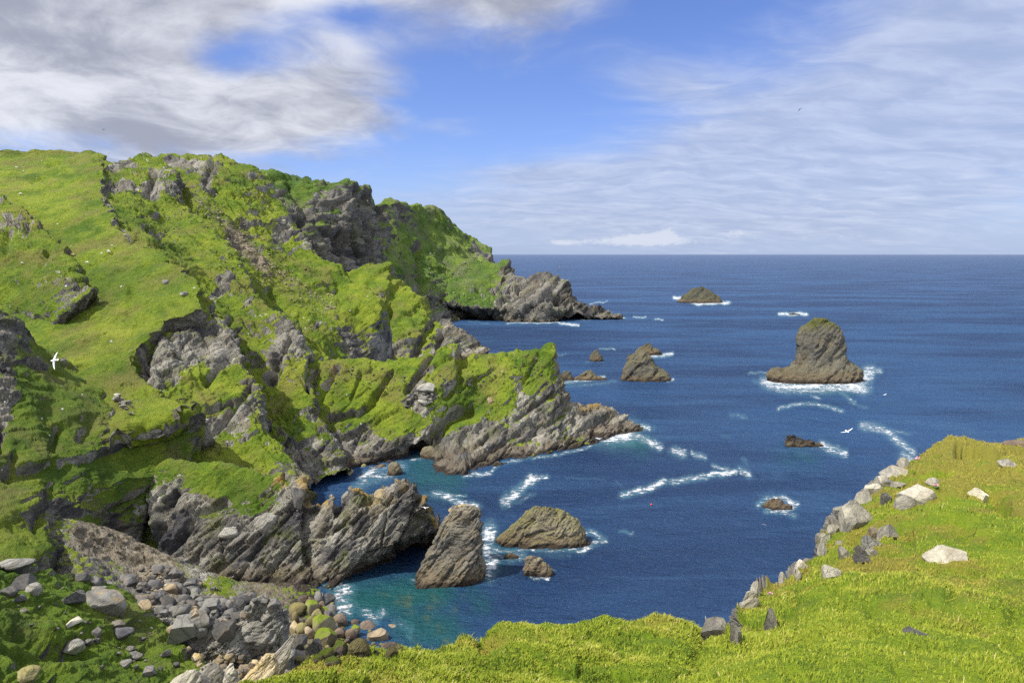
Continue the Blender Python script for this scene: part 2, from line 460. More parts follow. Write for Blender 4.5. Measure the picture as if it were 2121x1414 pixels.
def stone_material(name, light=1.0, tint=(1, 1, 1), moss=0.0, lichen=0.0, wet=0.0, scale=1.0, mosscol=(0.13, 0.17, 0.012), dark=None, cap=0.0):
    """loose stones, stacks and islets: object space pattern, moss on upward faces, wet dark foot at the sea"""
    m, nt, bs, out = new_mat(name)
    p = nt.vmath('ADD', nt.obj(), nt.comb(nt.math('MULTIPLY', nt.n.new('ShaderNodeObjectInfo').outputs['Random'], 40.0), 3.0, 1.0))
    wp = nt.pos(); z = nt.sep(wp)[2]
    l = light
    mul = lambda c: tuple(a * b * l for a, b in zip(c, tint))
    rnd = nt.n.new('ShaderNodeObjectInfo').outputs['Random']
    tone = nt.math('MULTIPLY', nt.math('SUBTRACT', rnd, 0.5), 0.9)
    rc, st, fi = rock_colour(nt, p, tone, scale, mul(dark or (0.075, 0.074, 0.075)), mul((0.25, 0.235, 0.195)), mul((0.47, 0.45, 0.38)))
    nz = nt.sep(nt.n.new('ShaderNodeNewGeometry').outputs['Normal'])[2]
    nb = nt.noise(p, 0.5 / scale, 5, 0.65)
    if lichen:
        rc = nt.mix(nt.math('MULTIPLY', nt.sstep(0.48, 0.66, nt.noise(p, 0.9 / scale, 5, 0.65)), lichen), rc, (0.44, 0.30, 0.085))
    if moss:
        f = nt.sstep(0.35, 0.75, nt.math('ADD', nt.math('MULTIPLY', nz, 0.55), nt.math('MULTIPLY', nb, 0.6)))
        rc = nt.mix(nt.math('MULTIPLY', f, moss), rc, mosscol)
    if cap:
        f = nt.sstep(cap - 2.5, cap + 3.0, nt.math('ADD', z, nt.math('MULTIPLY', nt.math('SUBTRACT', nb, 0.5), 16.0)))
        rc = nt.mix(nt.math('MULTIPLY', f, 0.85), rc, nt.mix(nb, (0.06, 0.075, 0.018), (0.16, 0.16, 0.03)))
    if wet:
        wz = nt.math('ADD', z, nt.math('MULTIPLY', nt.math('SUBTRACT', nt.noise(wp, 0.4, 4), 0.5), 2.6 * wet))
        rc = nt.mix(nt.math('MULTIPLY', nt.sstep(4.0 * wet, 2.0 * wet, wz), 0.6), rc, (0.17, 0.125, 0.07))
        rc = nt.mix(nt.math('MULTIPLY', nt.sstep(1.5 * wet, 0.5 * wet, wz), 0.85), rc, (0.040, 0.028, 0.022))
    nt.put(bs.inputs['Base Color'], rc)
    h = nt.math('ADD', nt.math('MULTIPLY', st, 0.8), nt.math('ADD', nt.math('MULTIPLY', fi, 0.5), nt.math('MULTIPLY', nt.noise(p, 2.0 / scale, 6, 0.7), 0.5)))
    nt.put(bs.inputs['Normal'], nt.bump(h, 1.0, (1.1 if scale > 0.8 else 0.30) * scale))
    return m

M = {}
M['land'] = land_material('turf and rock', 1.0)
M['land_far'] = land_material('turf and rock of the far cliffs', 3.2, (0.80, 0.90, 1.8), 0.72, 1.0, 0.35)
M['land_cliff'] = land_material('bedded rock of the front cliff', 1.0, (0.85, 0.92, 1.0), 1.0, zones=0.85, green=0.6)
M['land_wet'] = land_material('lush wet cliff vegetation and dark rock', 1.0, (0.74, 0.78, 0.9), 0.75, zones=0.6)
M['land_low'] = land_material('stony turf', 1.0, (0.72, 0.82, 0.9), 0.8)
M['land_mid'] = land_material('turf and rock of the hillside', 1.6, bump=1.0)
M['grey'] = stone_material('grey stone')
M['pale'] = stone_material('pale lichened stone', 1.45, (1.0, 0.98, 0.90), scale=0.35)
M['white'] = stone_material('white stone', 1.9, (1.0, 0.97, 0.88), scale=0.3, dark=(0.16, 0.15, 0.13))
M['tan'] = stone_material('tan stone', 0.75, (1.18, 0.98, 0.74), scale=0.5)
M['slabby'] = stone_material('light grey slabs', 1.35, (1.02, 1.0, 0.9), scale=0.6)
M['darklich'] = stone_material('dark stone with orange lichen', 0.6, (1.0, 1.0, 1.02), lichen=0.5, scale=0.9)
M['slate'] = stone_material('slate grey rubble', 0.54, (0.98, 1.0, 1.03), scale=0.8)
M['scree'] = stone_material('brown grey debris', 0.95, (1.12, 0.98, 0.84), scale=0.6)
M['darkst'] = stone_material('dark stone', 0.50, (1.0, 1.0, 1.08), scale=0.6)
M['brown'] = stone_material('dark brown wet stone', 0.42, (1.2, 0.95, 0.80), scale=0.6)
M['mossy'] = stone_material('stone under green algae', 0.75, (1.1, 1.0, 0.7), moss=0.95, scale=0.6, mosscol=(0.14, 0.19, 0.008))
M['ochre'] = stone_material('stone with yellow lichen', 1.2, (1.15, 1.0, 0.75), lichen=0.95, scale=0.5)
M['olive'] = stone_material('olive stained stone', 0.75, (1.15, 1.05, 0.60), moss=0.4, scale=0.6, mosscol=(0.17, 0.15, 0.02))
M['islet'] = stone_material('sea washed rock', 0.72, (1.04, 1.0, 0.88), moss=0.35, wet=1.0, scale=1.4, mosscol=(0.12, 0.12, 0.02))
M['islet_near'] = stone_material('tan sea rock streaked green', 1.0, (1.08, 1.0, 0.84), moss=0.55, wet=0.9, scale=1.6, mosscol=(0.19, 0.19, 0.03))
M['islet_far'] = stone_material('sea washed rock far out', 0.50, (1.02, 1.0, 0.92), moss=0.35, wet=1.6, scale=3.0, mosscol=(0.10, 0.11, 0.025))
M['stackm'] = stone_material('sea stack rock', 0.44, (1.02, 1.0, 0.90), moss=0.2, wet=1.9, scale=3.0, mosscol=(0.12, 0.115, 0.02), cap=29.0)
M['reef'] = stone_material('weed covered reef', 0.36, (1.2, 1.0, 0.8), scale=1.5, moss=0.0, wet=0.6)
M['stack_near'] = stone_material('near stack rock', 1.1, (1.04, 1.0, 0.88), moss=0.0, lichen=0.18, wet=1.0, scale=1.4)

def plain(name, col, rough=0.7, col2=None, scale=5):
    m, nt, bs, out = new_mat(name)
    c = nt.mix(nt.noise(nt.obj(), scale, 4), col, col2 or tuple(a * 0.7 for a in col))
    nt.put(bs.inputs['Base Color'], c); bs.inputs['Roughness'].default_value = rough
    return m
M['wool'] = plain('sheep wool', (0.72, 0.68, 0.58), 0.95, (0.55, 0.51, 0.43), 6)
M['pink'] = plain('pink thrift flowers', (0.70, 0.34, 0.48), 0.8, (0.60, 0.25, 0.40))
M['stem'] = plain('thrift cushion leaves', (0.08, 0.12, 0.03), 0.8)
M['gullwhite'] = plain('white plumage', (0.86, 0.86, 0.84), 0.7, (0.78, 0.78, 0.77), 3)
M['gullgrey'] = plain('grey plumage', (0.30, 0.31, 0.33), 0.7, (0.20, 0.21, 0.22), 3)
M['birddark'] = plain('dark plumage', (0.045, 0.04, 0.035), 0.7)
M['bill'] = plain('yellow bill', (0.55, 0.42, 0.10), 0.5)
M['buoy'] = plain('red float', (0.75, 0.10, 0.05), 0.4, (0.65, 0.08, 0.04))
# ------------------------------------------------------------------ landforms
def z(u, v, h): return (u, v, None, h)

# far hill with the dark cliff, behind everything on the left
patch('hill', [
    [(440,330,640),(520,347,655),(600,365,675),(680,373,695),(742,378,722),(775,401,790),(840,425,860),(893,428,940),(938,470,975),(985,500,1010),(1016,515,1035),(1020,530,1040)],
    [(450,350,610),(538,372,625),(610,388,645),(690,394,668),(752,402,702),(790,432,770),(838,452,840),(900,468,915),(945,498,945),(988,522,975),(1018,538,1000),(1022,550,1010)],
    [(470,420,580),(560,440,592),(640,452,615),(700,462,645),(760,470,685),(800,500,730),(850,520,800),(915,538,860),(955,548,890),(990,556,915),(1020,560,940),(1024,572,950)],
    [(520,520,560),(600,540,572),(670,550,600),(722,556,632),(762,562,668),(808,575,690),(855,595,740),(905,600,790),(950,600,820),(985,600,845),(1015,600,860),(1030,610,860)],
    [(560,700,530),(640,700,540),(700,700,555),(740,695,575),(780,690,600),(820,680,640),(860,672,690),(905,660,740),(945,655,780),(980,650,810),(1012,645,840),(1032,640,850)],
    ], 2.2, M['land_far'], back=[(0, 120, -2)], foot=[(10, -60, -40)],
    rock=[0.1, [0.1,0.4,0.4,0.6,0.75,0.6,0.4,0.1,0.2,0.6,0.6,0.6], [0.2,0.55,0.85,1.0,1.0,0.55,0.35,0.2,0.35,0.35,0.35,0.5], [0.2,0.6,0.9,1.0,1.0,0.55,0.4,0.3,0.35,0.4,0.5,0.5], 0.6],
    s=17, amp=1.15, g_amp=0.35, g_s=26, seed=11, grass_bias=-0.02,
    carve=[([(745,385),(770,470),(762,560)], 9, 14), ([(700,490),(722,560)], 7, 12), ([(782,408),(800,460),(808,540)], 8, 12), ([(865,520),(878,600)], 7, 12), ([(600,380),(640,440),(600,500)], 8, 8)],
    paint=[([(590,520),(650,480),(700,440)], 14, -0.55), ([(640,395),(600,420)], 12, -0.4), ([(835,480),(845,560)], 16, -0.4), ([(900,470),(930,520),(900,560)], 24, -0.5)])

# the far headland and its rock terraces
patch('headland', [
    [(860,508,905),(905,520,900),(945,534,885),(985,541,868),(1020,544,850),(1053,541,838),(1070,574,828),(1095,580,822),(1118,571,815),(1140,573,812),(1168,578,808),(1183,592,804),(1192,612,800),(1212,628,797),(1240,636,795),(1262,646,793),(1284,655,790)],
    [(866,545,860),(910,555,855),(950,565,845),(985,570,835),(1015,572,825),(1040,565,820),(1058,588,812),(1085,592,806),(1112,588,800),(1140,590,797),(1165,594,795),(1182,605,793),(1195,622,790),(1215,634,789),(1242,642,789),(1263,649,788),(1285,656,787)],
    [(872,590,800),(912,595,800),(950,605,798),(980,608,795),(1005,606,793),(1030,605,790),(1050,612,785),(1080,612,780),(1110,612,776),(1140,614,775),(1160,622,777),(1180,628,781),(1196,636,783),(1216,644,783),(1243,648,784),(1264,652,785),(1285,657,785)],
    [(880,625,770),(918,628,770),(952,632,768),(975,634,765),(1000,633,762),(1025,632,760),(1050,632,757),(1080,634,754),(1110,636,752),(1138,638,752),(1160,642,758),(1180,646,768),(1197,649,774),(1217,651,777),(1244,653,780),(1265,655,782),(1286,658,782)],
    [z(890,648,2),z(925,650,.5),z(955,655,0),z(978,658,0),z(1002,661,0),z(1028,664,0),z(1052,667,0),z(1082,668,0),z(1112,668,0),z(1140,666,0),z(1160,660,0),z(1180,656,0),z(1198,655,0),z(1218,656,0),z(1245,656,0),z(1266,657,0),z(1287,658.5,0)],
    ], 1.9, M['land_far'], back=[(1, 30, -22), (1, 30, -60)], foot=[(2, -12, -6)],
    rock=[[0.1]*5+[.5,.8]+[1.0]*10, [0.2,0.2,0.3,0.15,0.05,0.6]+[.9]*11, [0.35,0.3,0.45,0.3,0.35,0.6,0.7]+[1.0]*10, [.7,.7,.8,.7,.6,.7,.75]+[1.0]*10, 1.0],
    s=13, amp=1.1, g_amp=0.25, g_s=20, seed=23,
    carve=[([(1150,618),(1176,625),(1186,640)], 9, 14), ([(1010,600),(1050,575)], 5, 7), ([(1000,610),(940,625)], 4, 5), ([(905,600),(912,640)], 5, 8)])

# jagged green spur in front of it
patch('hill', [
    [(600,535,572),(660,548,570),(700,566,566),(740,556,560),(768,548,556),(797,547,553),(808,556,551),(812,580,548),(832,592,545),(850,598,543),(862,612,540),(882,622,537),(893,642,533),(907,656,528),(918,666,526),(934,668,524),(958,684,519),(984,703,513),(1008,728,505)],
    [(590,575,545),(650,595,540),(690,610,535),(730,610,528),(762,608,524),(788,608,522),(800,614,521),(806,630,519),(826,640,518),(846,646,517),(862,655,516),(880,662,516),(890,675,514),(902,688,513),(914,694,512),(930,695,512),(954,704,510),(982,716,507),(1007,732,502)],
    [(580,640,505),(640,660,500),(685,670,495),(725,668,492),(755,670,488),(778,676,485),(792,684,484),(800,692,482),(820,696,481),(840,698,482),(858,702,484),(874,708,486),(886,712,488),(898,716,490),(910,720,492),(926,722,494),(950,728,496),(980,734,498),(1006,738,499)],
    [(570,690,470),(630,705,465),(680,715,462),(722,722,460),(752,732,458),(776,742,457),(790,750,456),(800,754,456),(820,756,457),(840,757,458),(858,757,460),(874,757,462),(886,757,464),(898,756,466),(910,756,468),(926,756,472),(950,754,478),(980,752,484),(1006,748,490)],
    ], 2.0, M['land_mid'], back=[(1.5, 16, -16), (2, 24, -60)], foot=[(0, -20, -10)],
    rock=[[0.1]*13+[.3,.6,.9,1,1,1], [0.05]*10+[.1,.1,.4,.6,.8,.9,1,1,1], [.15,.15,.25,.35,.35,.35,.4,.6,.35,.25,.3,.4,.55,.6,.8,.9,1,1,1], [.3,.3,.4,.6,.8,.9,.9,.8,.7,.6,.6,.8,.9,1,1,1,1,1,1]],
    s=8, amp=1.0, jag=2.0, g_amp=0.3, g_s=13, seed=31, crest_lichen=0.1,
    carve=[([(905,655),(880,700),(860,735)], 7, 6), ([(808,640),(785,700),(788,750)], 12, 9), ([(765,625),(775,700)], 9, 6), ([(915,690),(905,740)], 6, 6)],
    paint=[([(740,640),(745,700)], 10, 0.5), ([(780,700),(790,745)], 10, 0.5)])

# broad hillside under the skyline
patch('hill', [
    [(330,318,470),(400,320,472),(440,323,474),(485,333,474),(528,347,474),(545,368,468),(558,384,464),(575,418,458),(600,446,450),(632,498,437),(660,528,430),(690,543,424),(735,586,414),(760,600,408),(787,622,400),(792,648,392),(782,700,382),(771,742,374),(760,790,360)],
    [(335,336,452),(392,340,450),(428,346,448),(462,356,446),(492,372,444),(510,394,440),(524,412,436),(540,442,430),(562,474,424),(590,520,414),(614,550,408),(640,572,402),(680,612,394),(704,632,388),(728,656,380),(738,680,374),(738,722,366),(734,760,358),(728,800,346)],
    [(340,365,430),(380,372,426),(408,384,422),(432,400,416),(452,420,412),(466,440,408),(480,460,404),(496,490,398),(520,526,390),(548,566,380),(572,596,374),(598,620,368),(632,654,360),(654,676,354),(676,704,346),(686,728,340),(692,762,334),(694,796,326),(696,830,316)],
    [(330,400,400),(360,420,392),(385,440,385),(410,470,376),(430,495,370),(446,512,366),(460,530,362),(476,556,356),(500,590,348),(524,620,338),(545,645,332),(568,665,326),(596,690,318),(612,712,312),(628,740,304),(638,765,298),(648,796,292),(655,830,284),(660,860,276)],
    ], 2.0, M['land_mid'], back=[(1.5, 16, -7), (2, 20, -50)], foot=[(-10, -12, -10)],
    rock=[[0.1,0.3,0.6,0.4,0.3,0.35,0.3,0.3,0.3,0.5,0.3,0.2,0.2,0.2,0.2,0.3,0.5,0.7,0.8], [0.5,.5,.5,.35,.3,.3,.3,.35,.35,.35,.3,.3,.3,.3,.35,.4,.55,.6,.7], 0.26, 0.2],
    s=8, amp=0.85, rib=.60, rib_ax=(.61,.79,.12), g_amp=0.30, g_s=14, seed=41,
    carve=[([(375,380),(395,430),(440,470),(500,520)], 7, 4), ([(440,326),(425,380),(445,400)], 6, 4), ([(560,600),(620,660),(650,720)], 8, 4)],
    paint=[([(395,388),(430,430),(470,465),(510,500),(545,540),(600,580),(650,610),(690,640)], 19, 0.45, 'scree'), ([(480,490),(540,555)], 18, 0.30, 'scree'), ([(590,470),(580,490)], 14, 0.7), ([(440,345),(425,380)], 12, 0.7), ([(350,335),(410,345)], 12, 0.5), ([(640,690),(690,660)], 20, 0.35), ([(720,690),(735,740)], 16, 0.6)])

# second ridge with its bowl
patch('hill', [
    [(300,316,432),(335,328,428),(352,345,416),(366,373,402),(380,423,384),(415,456,364),(440,480,352),(470,505,340),(495,533,328),(508,566,316),(532,612,302),(558,642,290),(585,655,282),(606,667,276),(614,692,268),(628,720,262),(638,755,256),(648,800,248),(655,845,240),(690,905,228),(720,965,222)],
    [(262,330,420),(290,345,413),(306,368,397),(318,400,380),(330,440,361),(352,474,342),(372,502,328),(396,532,315),(420,562,303),(440,592,293),(468,628,284),(494,655,277),(520,676,274),(540,700,266),(550,730,258),(566,762,251),(580,800,245),(594,840,238),(610,880,231),(640,930,221),(665,985,213)],
    [(215,335,408),(232,360,390),(246,392,366),(262,430,338),(280,470,313),(306,505,291),(330,535,279),(352,562,271),(374,590,267),(390,618,268),(416,650,266),(440,680,264),(462,705,270),(478,735,260),(490,766,252),(506,800,245),(522,838,238),(538,872,231),(560,905,224),(590,955,214),(612,1005,206)],
    [(180,345,396),(190,380,364),(200,420,338),(214,465,310),(236,505,290),(268,540,274),(296,565,266),(322,590,262),(346,618,262),(366,645,263),(386,675,263),(402,705,273),(416,735,264),(430,770,254),(440,800,246),(452,835,239),(468,870,232),(484,905,225),(508,935,219),(540,985,209),(560,1030,201)],
    ], 2.0, M['land_mid'], back=[(1.5, 9, -8), (1, 14, -45)], foot=[(-8, -8, -10)],
    rock=[[.3,.4,.5,.5,.5,.3,.25,.2,.3,.4,.4,.4,.5,.7,.7,.5,.4,.4,.5,.7,.9], [.4,.5,.5,.45,.35,.2,.15,.15,.2,.25,.25,.35,.4,.5,.5,.4,.35,.35,.45,.7,.9], [.4,.4,.45,.4,.3,.2,.15,.12,.2,.2,.3,.35,.4,.45,.45,.4,.35,.3,.4,.6,.8], .4],
    s=6, amp=0.9, rib=.60, rib_ax=(.70,.70,.12), g_amp=0.30, g_s=10, seed=53,
    carve=[([(318,360),(310,400),(322,405)], 7, 5), ([(235,375),(258,385)], 7, 5), ([(300,470),(340,490)], 6, 4), ([(480,660),(460,690)], 8, 5), ([(600,690),(575,730),(560,790)], 9, 6), ([(655,740),(640,800)], 8, 5)],
    paint=[([(240,345),(260,340)], 12, 0.6), ([(310,395)], 14, 0.6), ([(335,490)], 14, 0.6), ([(270,380),(235,385)], 14, 0.5), ([(475,570),(450,610),(435,622)], 9, 0.6), ([(590,680),(600,700)], 14, 0.7), ([(420,460),(520,640)], 12, 0.25), ([(570,720),(560,800)], 12, 0.4), ([(440,560),(480,610)], 9, 0.4)])

# rocky spur right of the green ramp
patch('hill', [
    [(405,590,262),(425,612,256),(440,635,248),(450,652,241),(470,672,234),(482,692,229),(492,720,224),(502,746,219),(510,770,215),(532,806,210),(541,838,205),(537,872,199),(556,905,195),(592,945,189),(618,975,184),(640,1000,179)],
    [(375,610,252),(392,634,246),(402,656,240),(410,674,234),(424,694,228),(436,716,223),(446,742,218),(455,768,213),(462,794,209),(478,832,203),(485,864,198),(484,898,192),(502,930,188),(535,968,182),(565,1000,177),(592,1030,172)],
    [(340,640,238),(350,660,232),(352,680,226),(354,702,220),(358,724,215),(364,748,210),(374,772,206),(384,796,202),(396,820,199),(424,858,197),(430,890,192),(430,922,187),(448,952,183),(480,990,178),(508,1020,172),(535,1050,168)],
    [(300,670,228),(304,690,220),(300,712,213),(296,735,208),(300,758,203),(312,780,199),(326,800,195),(340,822,191),(352,846,189),(368,888,190),(374,920,185),(376,950,181),(392,978,178),(424,1015,173),(450,1045,168),(480,1075,163)],
    ], 2.0, M['land'], back=[(1, 5, -6), (1, 9, -28)], foot=[(-4, -4, -6)],
    rock=[[.3,.4,.5,.6,.7,.8,.8,.6,.5,.5,.5,.5,.4,.5,.7,.9], [.4,.5,.6,.75,.9,.9,.8,.5,.3,.35,.5,.5,.4,.45,.7,.9], [.6,.7,.8,.9,.9,.9,.7,.3,.2,.3,.45,.5,.3,.3,.5,.8], [.8,.8,.9,.9,.9,.8,.5,.3,.2,.3,.4,.5,.4,.3,.5,.7]],
    s=4.6, amp=1.1, rib=.55, rib_ax=(.78,.60,.15), g_amp=0.30, g_s=7, seed=61,
    carve=[([(316,690),(300,740),(285,775)], 14, 6), ([(470,740),(430,790)], 7, 3), ([(520,800),(470,860),(440,890)], 7, 3), ([(480,830),(430,850)], 6, 3), ([(430,880),(415,910)], 7, 3)],
    paint=[([(420,770),(390,790),(450,790)], 18, -0.5), ([(455,870),(490,860)], 14, 0.5), ([(520,830),(505,880)], 9, 0.5), ([(490,760)], 12, -0.4), ([(420,930),(480,960)], 24, -0.3)])

# the smooth green ramp
patch('hill', [
    [(150,311,430),(203,314,428),(210,345,390),(214,385,352),(219,418,327),(240,450,306),(270,492,286),(307,510,271),(369,552,253),(406,580,245),(413,610,237),(419,640,229),(378,652,226),(336,668,223),(318,690,216),(296,718,209),(290,748,204),(280,770,199),(308,786,195),(334,806,190),(346,826,186),(378,832,182),(408,836,178),(404,850,175),(380,868,172),(330,886,167),(285,902,163),(215,935,159)],
    [(60,312,430),(100,320,428),(110,352,392),(118,395,352),(128,430,327),(150,465,306),(180,508,286),(212,532,271),(262,575,253),(292,605,245),(300,632,237),(308,660,229),(286,670,226),(262,684,222),(252,704,215),(240,728,209),(238,755,203),(236,774,198),(254,790,193),(270,806,189),(282,824,185),(296,836,181),(308,848,177),(310,860,173),(298,874,170),(272,890,166),(248,904,162),(205,934,159)],
    [(-80,310,430),(-60,322,428),(-50,360,392),(-40,405,352),(-20,445,327),(10,490,306),(45,530,286),(75,560,271),(110,605,252),(135,635,243),(146,660,235),(156,684,228),(160,696,223),(162,708,219),(168,724,213),(172,742,207),(176,764,201),(180,780,196),(190,796,191),(198,812,187),(206,828,183),(212,842,178),(216,856,174),(218,868,170),(214,880,167),(206,896,163),(200,910,160),(190,935,157)],
    [(-200,311,430),(-190,330,428),(-180,370,390),(-170,420,350),(-140,465,325),(-110,510,304),(-70,550,284),(-40,585,268),(0,630,250),(25,660,240),(40,685,232),(52,706,225),(60,718,220),(68,730,216),(78,744,210),(90,760,204),(100,780,197),(108,796,192),(116,812,187),(124,826,183),(132,842,179),(140,856,174),(146,870,170),(150,880,167),(154,892,164),(158,906,161),(162,920,158),(166,940,155)],
    ], 2.1, M['land_mid'], back=[(0.8, 4, -3), (0.5, 6, -14), (0, 8, -30)], foot=[(-6, -2, -8)],
    rock=[[0,0,.2,.55,.7,.6,.35,.15,.1,.1,.1,.15,.2,.3,.3,.35,.3,.1,.05,.1,.1,.05,.1,.1,.3,.5,.6,.6], [-.2]*24+[0,.2,.3,.4], [-.2]*16+[-.1,0,.1,.1,.1,.1,.1,.2,.3,.3,.35,.4], [-.1]*14+[.1,.2,.3,.35,.35,.35,.35,.35,.35,.4,.4,.45,.45,.5]],
    s=4.5, amp=0.8, rough=1.0, rib=.10, jag=1.5, g_amp=0.16, g_s=9, seed=71, grass_bias=0.10, g_rock=0.12,
    carve=[([(66,377),(82,370),(98,376)], 3.2, 1.6), ([(150,336),(195,330)], 3, 1.4), ([(100,345),(125,338)], 3, 1.2), ([(238,430),(250,470),(272,500)], 5, 2), ([(400,850),(340,885),(280,895),(230,925)], 9, 3.5), ([(270,600),(262,680)], 7, 1.0), ([(185,870),(178,905)], 9, 4)],
    paint=[([(225,380),(235,425),(250,450)], 11, 0.7), ([(240,815),(262,838),(285,855)], 6, 0.8), ([(340,575),(345,585)], 5, 0.6), ([(170,840),(200,900)], 26, 0.15)])

# rocky knoll at the left of the ramp
patch('hill', [
    [(-160,380,350),(-60,396,345),(0,408,338),(32,420,328),(58,442,314),(85,466,301),(110,490,288),(136,518,274),(158,552,258),(182,588,244),(198,604,240),(226,618,266)],
    [(-160,440,314),(-60,450,308),(-5,460,302),(25,472,294),(48,490,284),(70,512,274),(94,534,264),(118,556,254),(140,580,244),(160,604,237),(178,618,235),(208,634,258)],
    [(-160,510,280),(-60,520,275),(-10,530,270),(16,540,265),(38,556,259),(58,572,253),(80,588,247),(102,600,242),(122,614,237),(140,626,233),(158,636,232),(190,655,252)],
    [(-160,600,254),(-60,610,252),(-20,620,250),(5,630,248),(26,640,245),(46,648,242),(66,656,239),(86,660,236),(106,664,234),(122,668,232),(138,670,232),(165,690,246)],
    ], 2.0, M['land_mid'], back=[(0, 4, -3), (0, 6, -20)], foot=[(0, 8, -5)],
    rock=[[.4,.4,.6,.6,.5,.4,.4,.4,.4,.5,.5,.5], [.5,.6,.75,.7,.65,.5,.4,.5,.6,.6,.5,.5], [.3,.4,.5,.4,.3,.3,.35,.4,.5,.5,.4,.4], .05],
    s=4.2, amp=0.9, g_amp=0.3, g_s=7, seed=83,
    carve=[([(100,520),(84,545)], 6, 2.5), ([(15,480),(5,520)], 8, 3), ([(62,460),(55,480)], 5, 2)])

# dark wet wall at the left edge and below the ramp
patch('cliff', [
    [(-220,580,165),(-70,622,172),(0,644,178),(45,668,184),(62,700,190),(105,730,197),(140,752,200),(185,792,191),(226,850,175),(260,890,167),(310,892,171),(370,874,176),(420,850,180)],
    [(-240,690,158),(-80,705,162),(-4,715,166),(40,730,170),(66,752,173),(100,775,176),(135,800,176),(180,835,172),(216,880,166),(250,915,164),(300,920,168),(365,905,173),(415,890,177)],
    [(-250,800,148),(-90,810,150),(-8,820,153),(38,835,155),(72,850,156),(100,868,157),(132,885,157),(172,905,157),(206,930,157),(240,955,160),(292,955,165),(355,945,170),(400,938,174)],
    [(-260,930,136),(-100,930,138),(-8,935,140),(40,945,142),(80,958,144),(106,970,145),(134,980,146),(170,990,147),(202,1000,150),(236,1010,154),(284,1015,159),(340,1015,165),(385,1005,169)],
    [(-270,1060,122),(-110,1050,125),(-10,1050,127),(42,1058,129),(86,1066,132),(110,1072,134),(138,1078,137),(172,1082,141),(202,1086,146),(234,1088,150),(278,1095,155),(330,1105,159),(372,1105,162)],
    [(-280,1200,108),(-110,1190,112),(-10,1180,115),(44,1176,118),(90,1172,122),(114,1168,126),(140,1160,131),(172,1148,136),(202,1140,142),(232,1142,147),(274,1155,151),(324,1165,155),(362,1175,158)],
    ], 2.0, M['land_wet'], back=[(1, 4, -2), (1, 8, -14)], foot=[(0, -8, -5), (0, -6, -6)],
    rock=[[.7,.7,.65,.6,.4,.3,.3,.3,.5,.8,.9,.9,.8], [.7,.7,.65,.45,.35,.25,.2,.2,.5,.45,.3,.4,.5], [.6,.6,.55,.3,.15,.2,.25,.35,.35,.05,-.05,.0,.2], [.3,.3,.25,.1,.05,.15,.35,.4,.3,.1,.0,.05,.2], [.3,.3,.15,.25,.4,.5,.5,.4,.35,.4,.55,.5,.5], [.2,.2,.1,.1,.15,.3,.3,.5,.6,.7,.8,.8,.8]],
    s=4.2, amp=0.9, g_rock=.14, rough=.7, g_amp=0.30, g_s=5.0, seed=97,
    carve=[([(110,1010),(80,1090)], 12, 1.5), ([(190,880),(170,905)], 12, 2), ([(30,950),(20,985)], 10, 1.5), ([(5,880),(0,930)], 10, 2), ([(345,1030),(318,1080),(300,1150)], 9, 3.5), ([(170,1115),(215,1105)], 16, 2.5), ([(120,890),(110,930)], 8, 2)],
    paint=[([(10,700),(20,780),(5,900)], 22, 0.35), ([(60,720),(95,760)], 16, 0.3), ([(290,960),(360,940)], 34, -0.3), ([(40,900),(110,940)], 22, -0.35), ([(190,1075),(210,1085)], 14, -0.5), ([(225,1070),(250,1110)], 14, 0.6)])

# floor of the cove: earth hollow, debris and boulder shore
patch('beach', [
    [z(10,1060,17),z(110,1075,19),z(200,1088,16),z(300,1130,10),z(400,1178,6),z(500,1210,3.5),z(600,1215,1.4),z(690,1208,-1),z(770,1200,-3)],
    [z(30,1130,13),z(130,1140,15),z(230,1160,11),z(320,1190,7.5),z(420,1226,4.8),z(520,1246,3.2),z(610,1252,1.3),z(690,1262,-.5),z(790,1278,-3)],
    [z(70,1225,11),z(190,1225,11.5),z(290,1242,8.8),z(370,1260,6.6),z(450,1280,5),z(540,1300,3),z(620,1308,1.6),z(730,1318,.1),z(870,1335,-3)],
    [z(120,1330,11),z(250,1330,9.5),z(330,1340,8),z(400,1350,6.5),z(480,1360,5),z(560,1368,4),z(650,1375,2.4),z(770,1385,.5),z(900,1400,-2.5)],
    [z(150,1450,13),z(280,1450,9.5),z(350,1460,8),z(420,1470,7),z(500,1480,6),z(580,1490,5),z(680,1500,4),z(800,1500,1.5),z(920,1500,-2)],
    ], 2.2, M['land'], back=[(0, 4, -1)], foot=[(0, -10, -2)],
    rock=[.9, .9, 1.0, 1.0, 1.0], s=1.3, amp=0.7, rib=0, g_amp=0.2, g_s=3, seed=101, paint=[([(180,1110),(240,1130),(330,1160)], 45, .9, 'scree'), ([(300,1200),(360,1215)], 30, .8, 'scree'), ([(420,1370),(520,1380)], 40, .9, 'scree')])

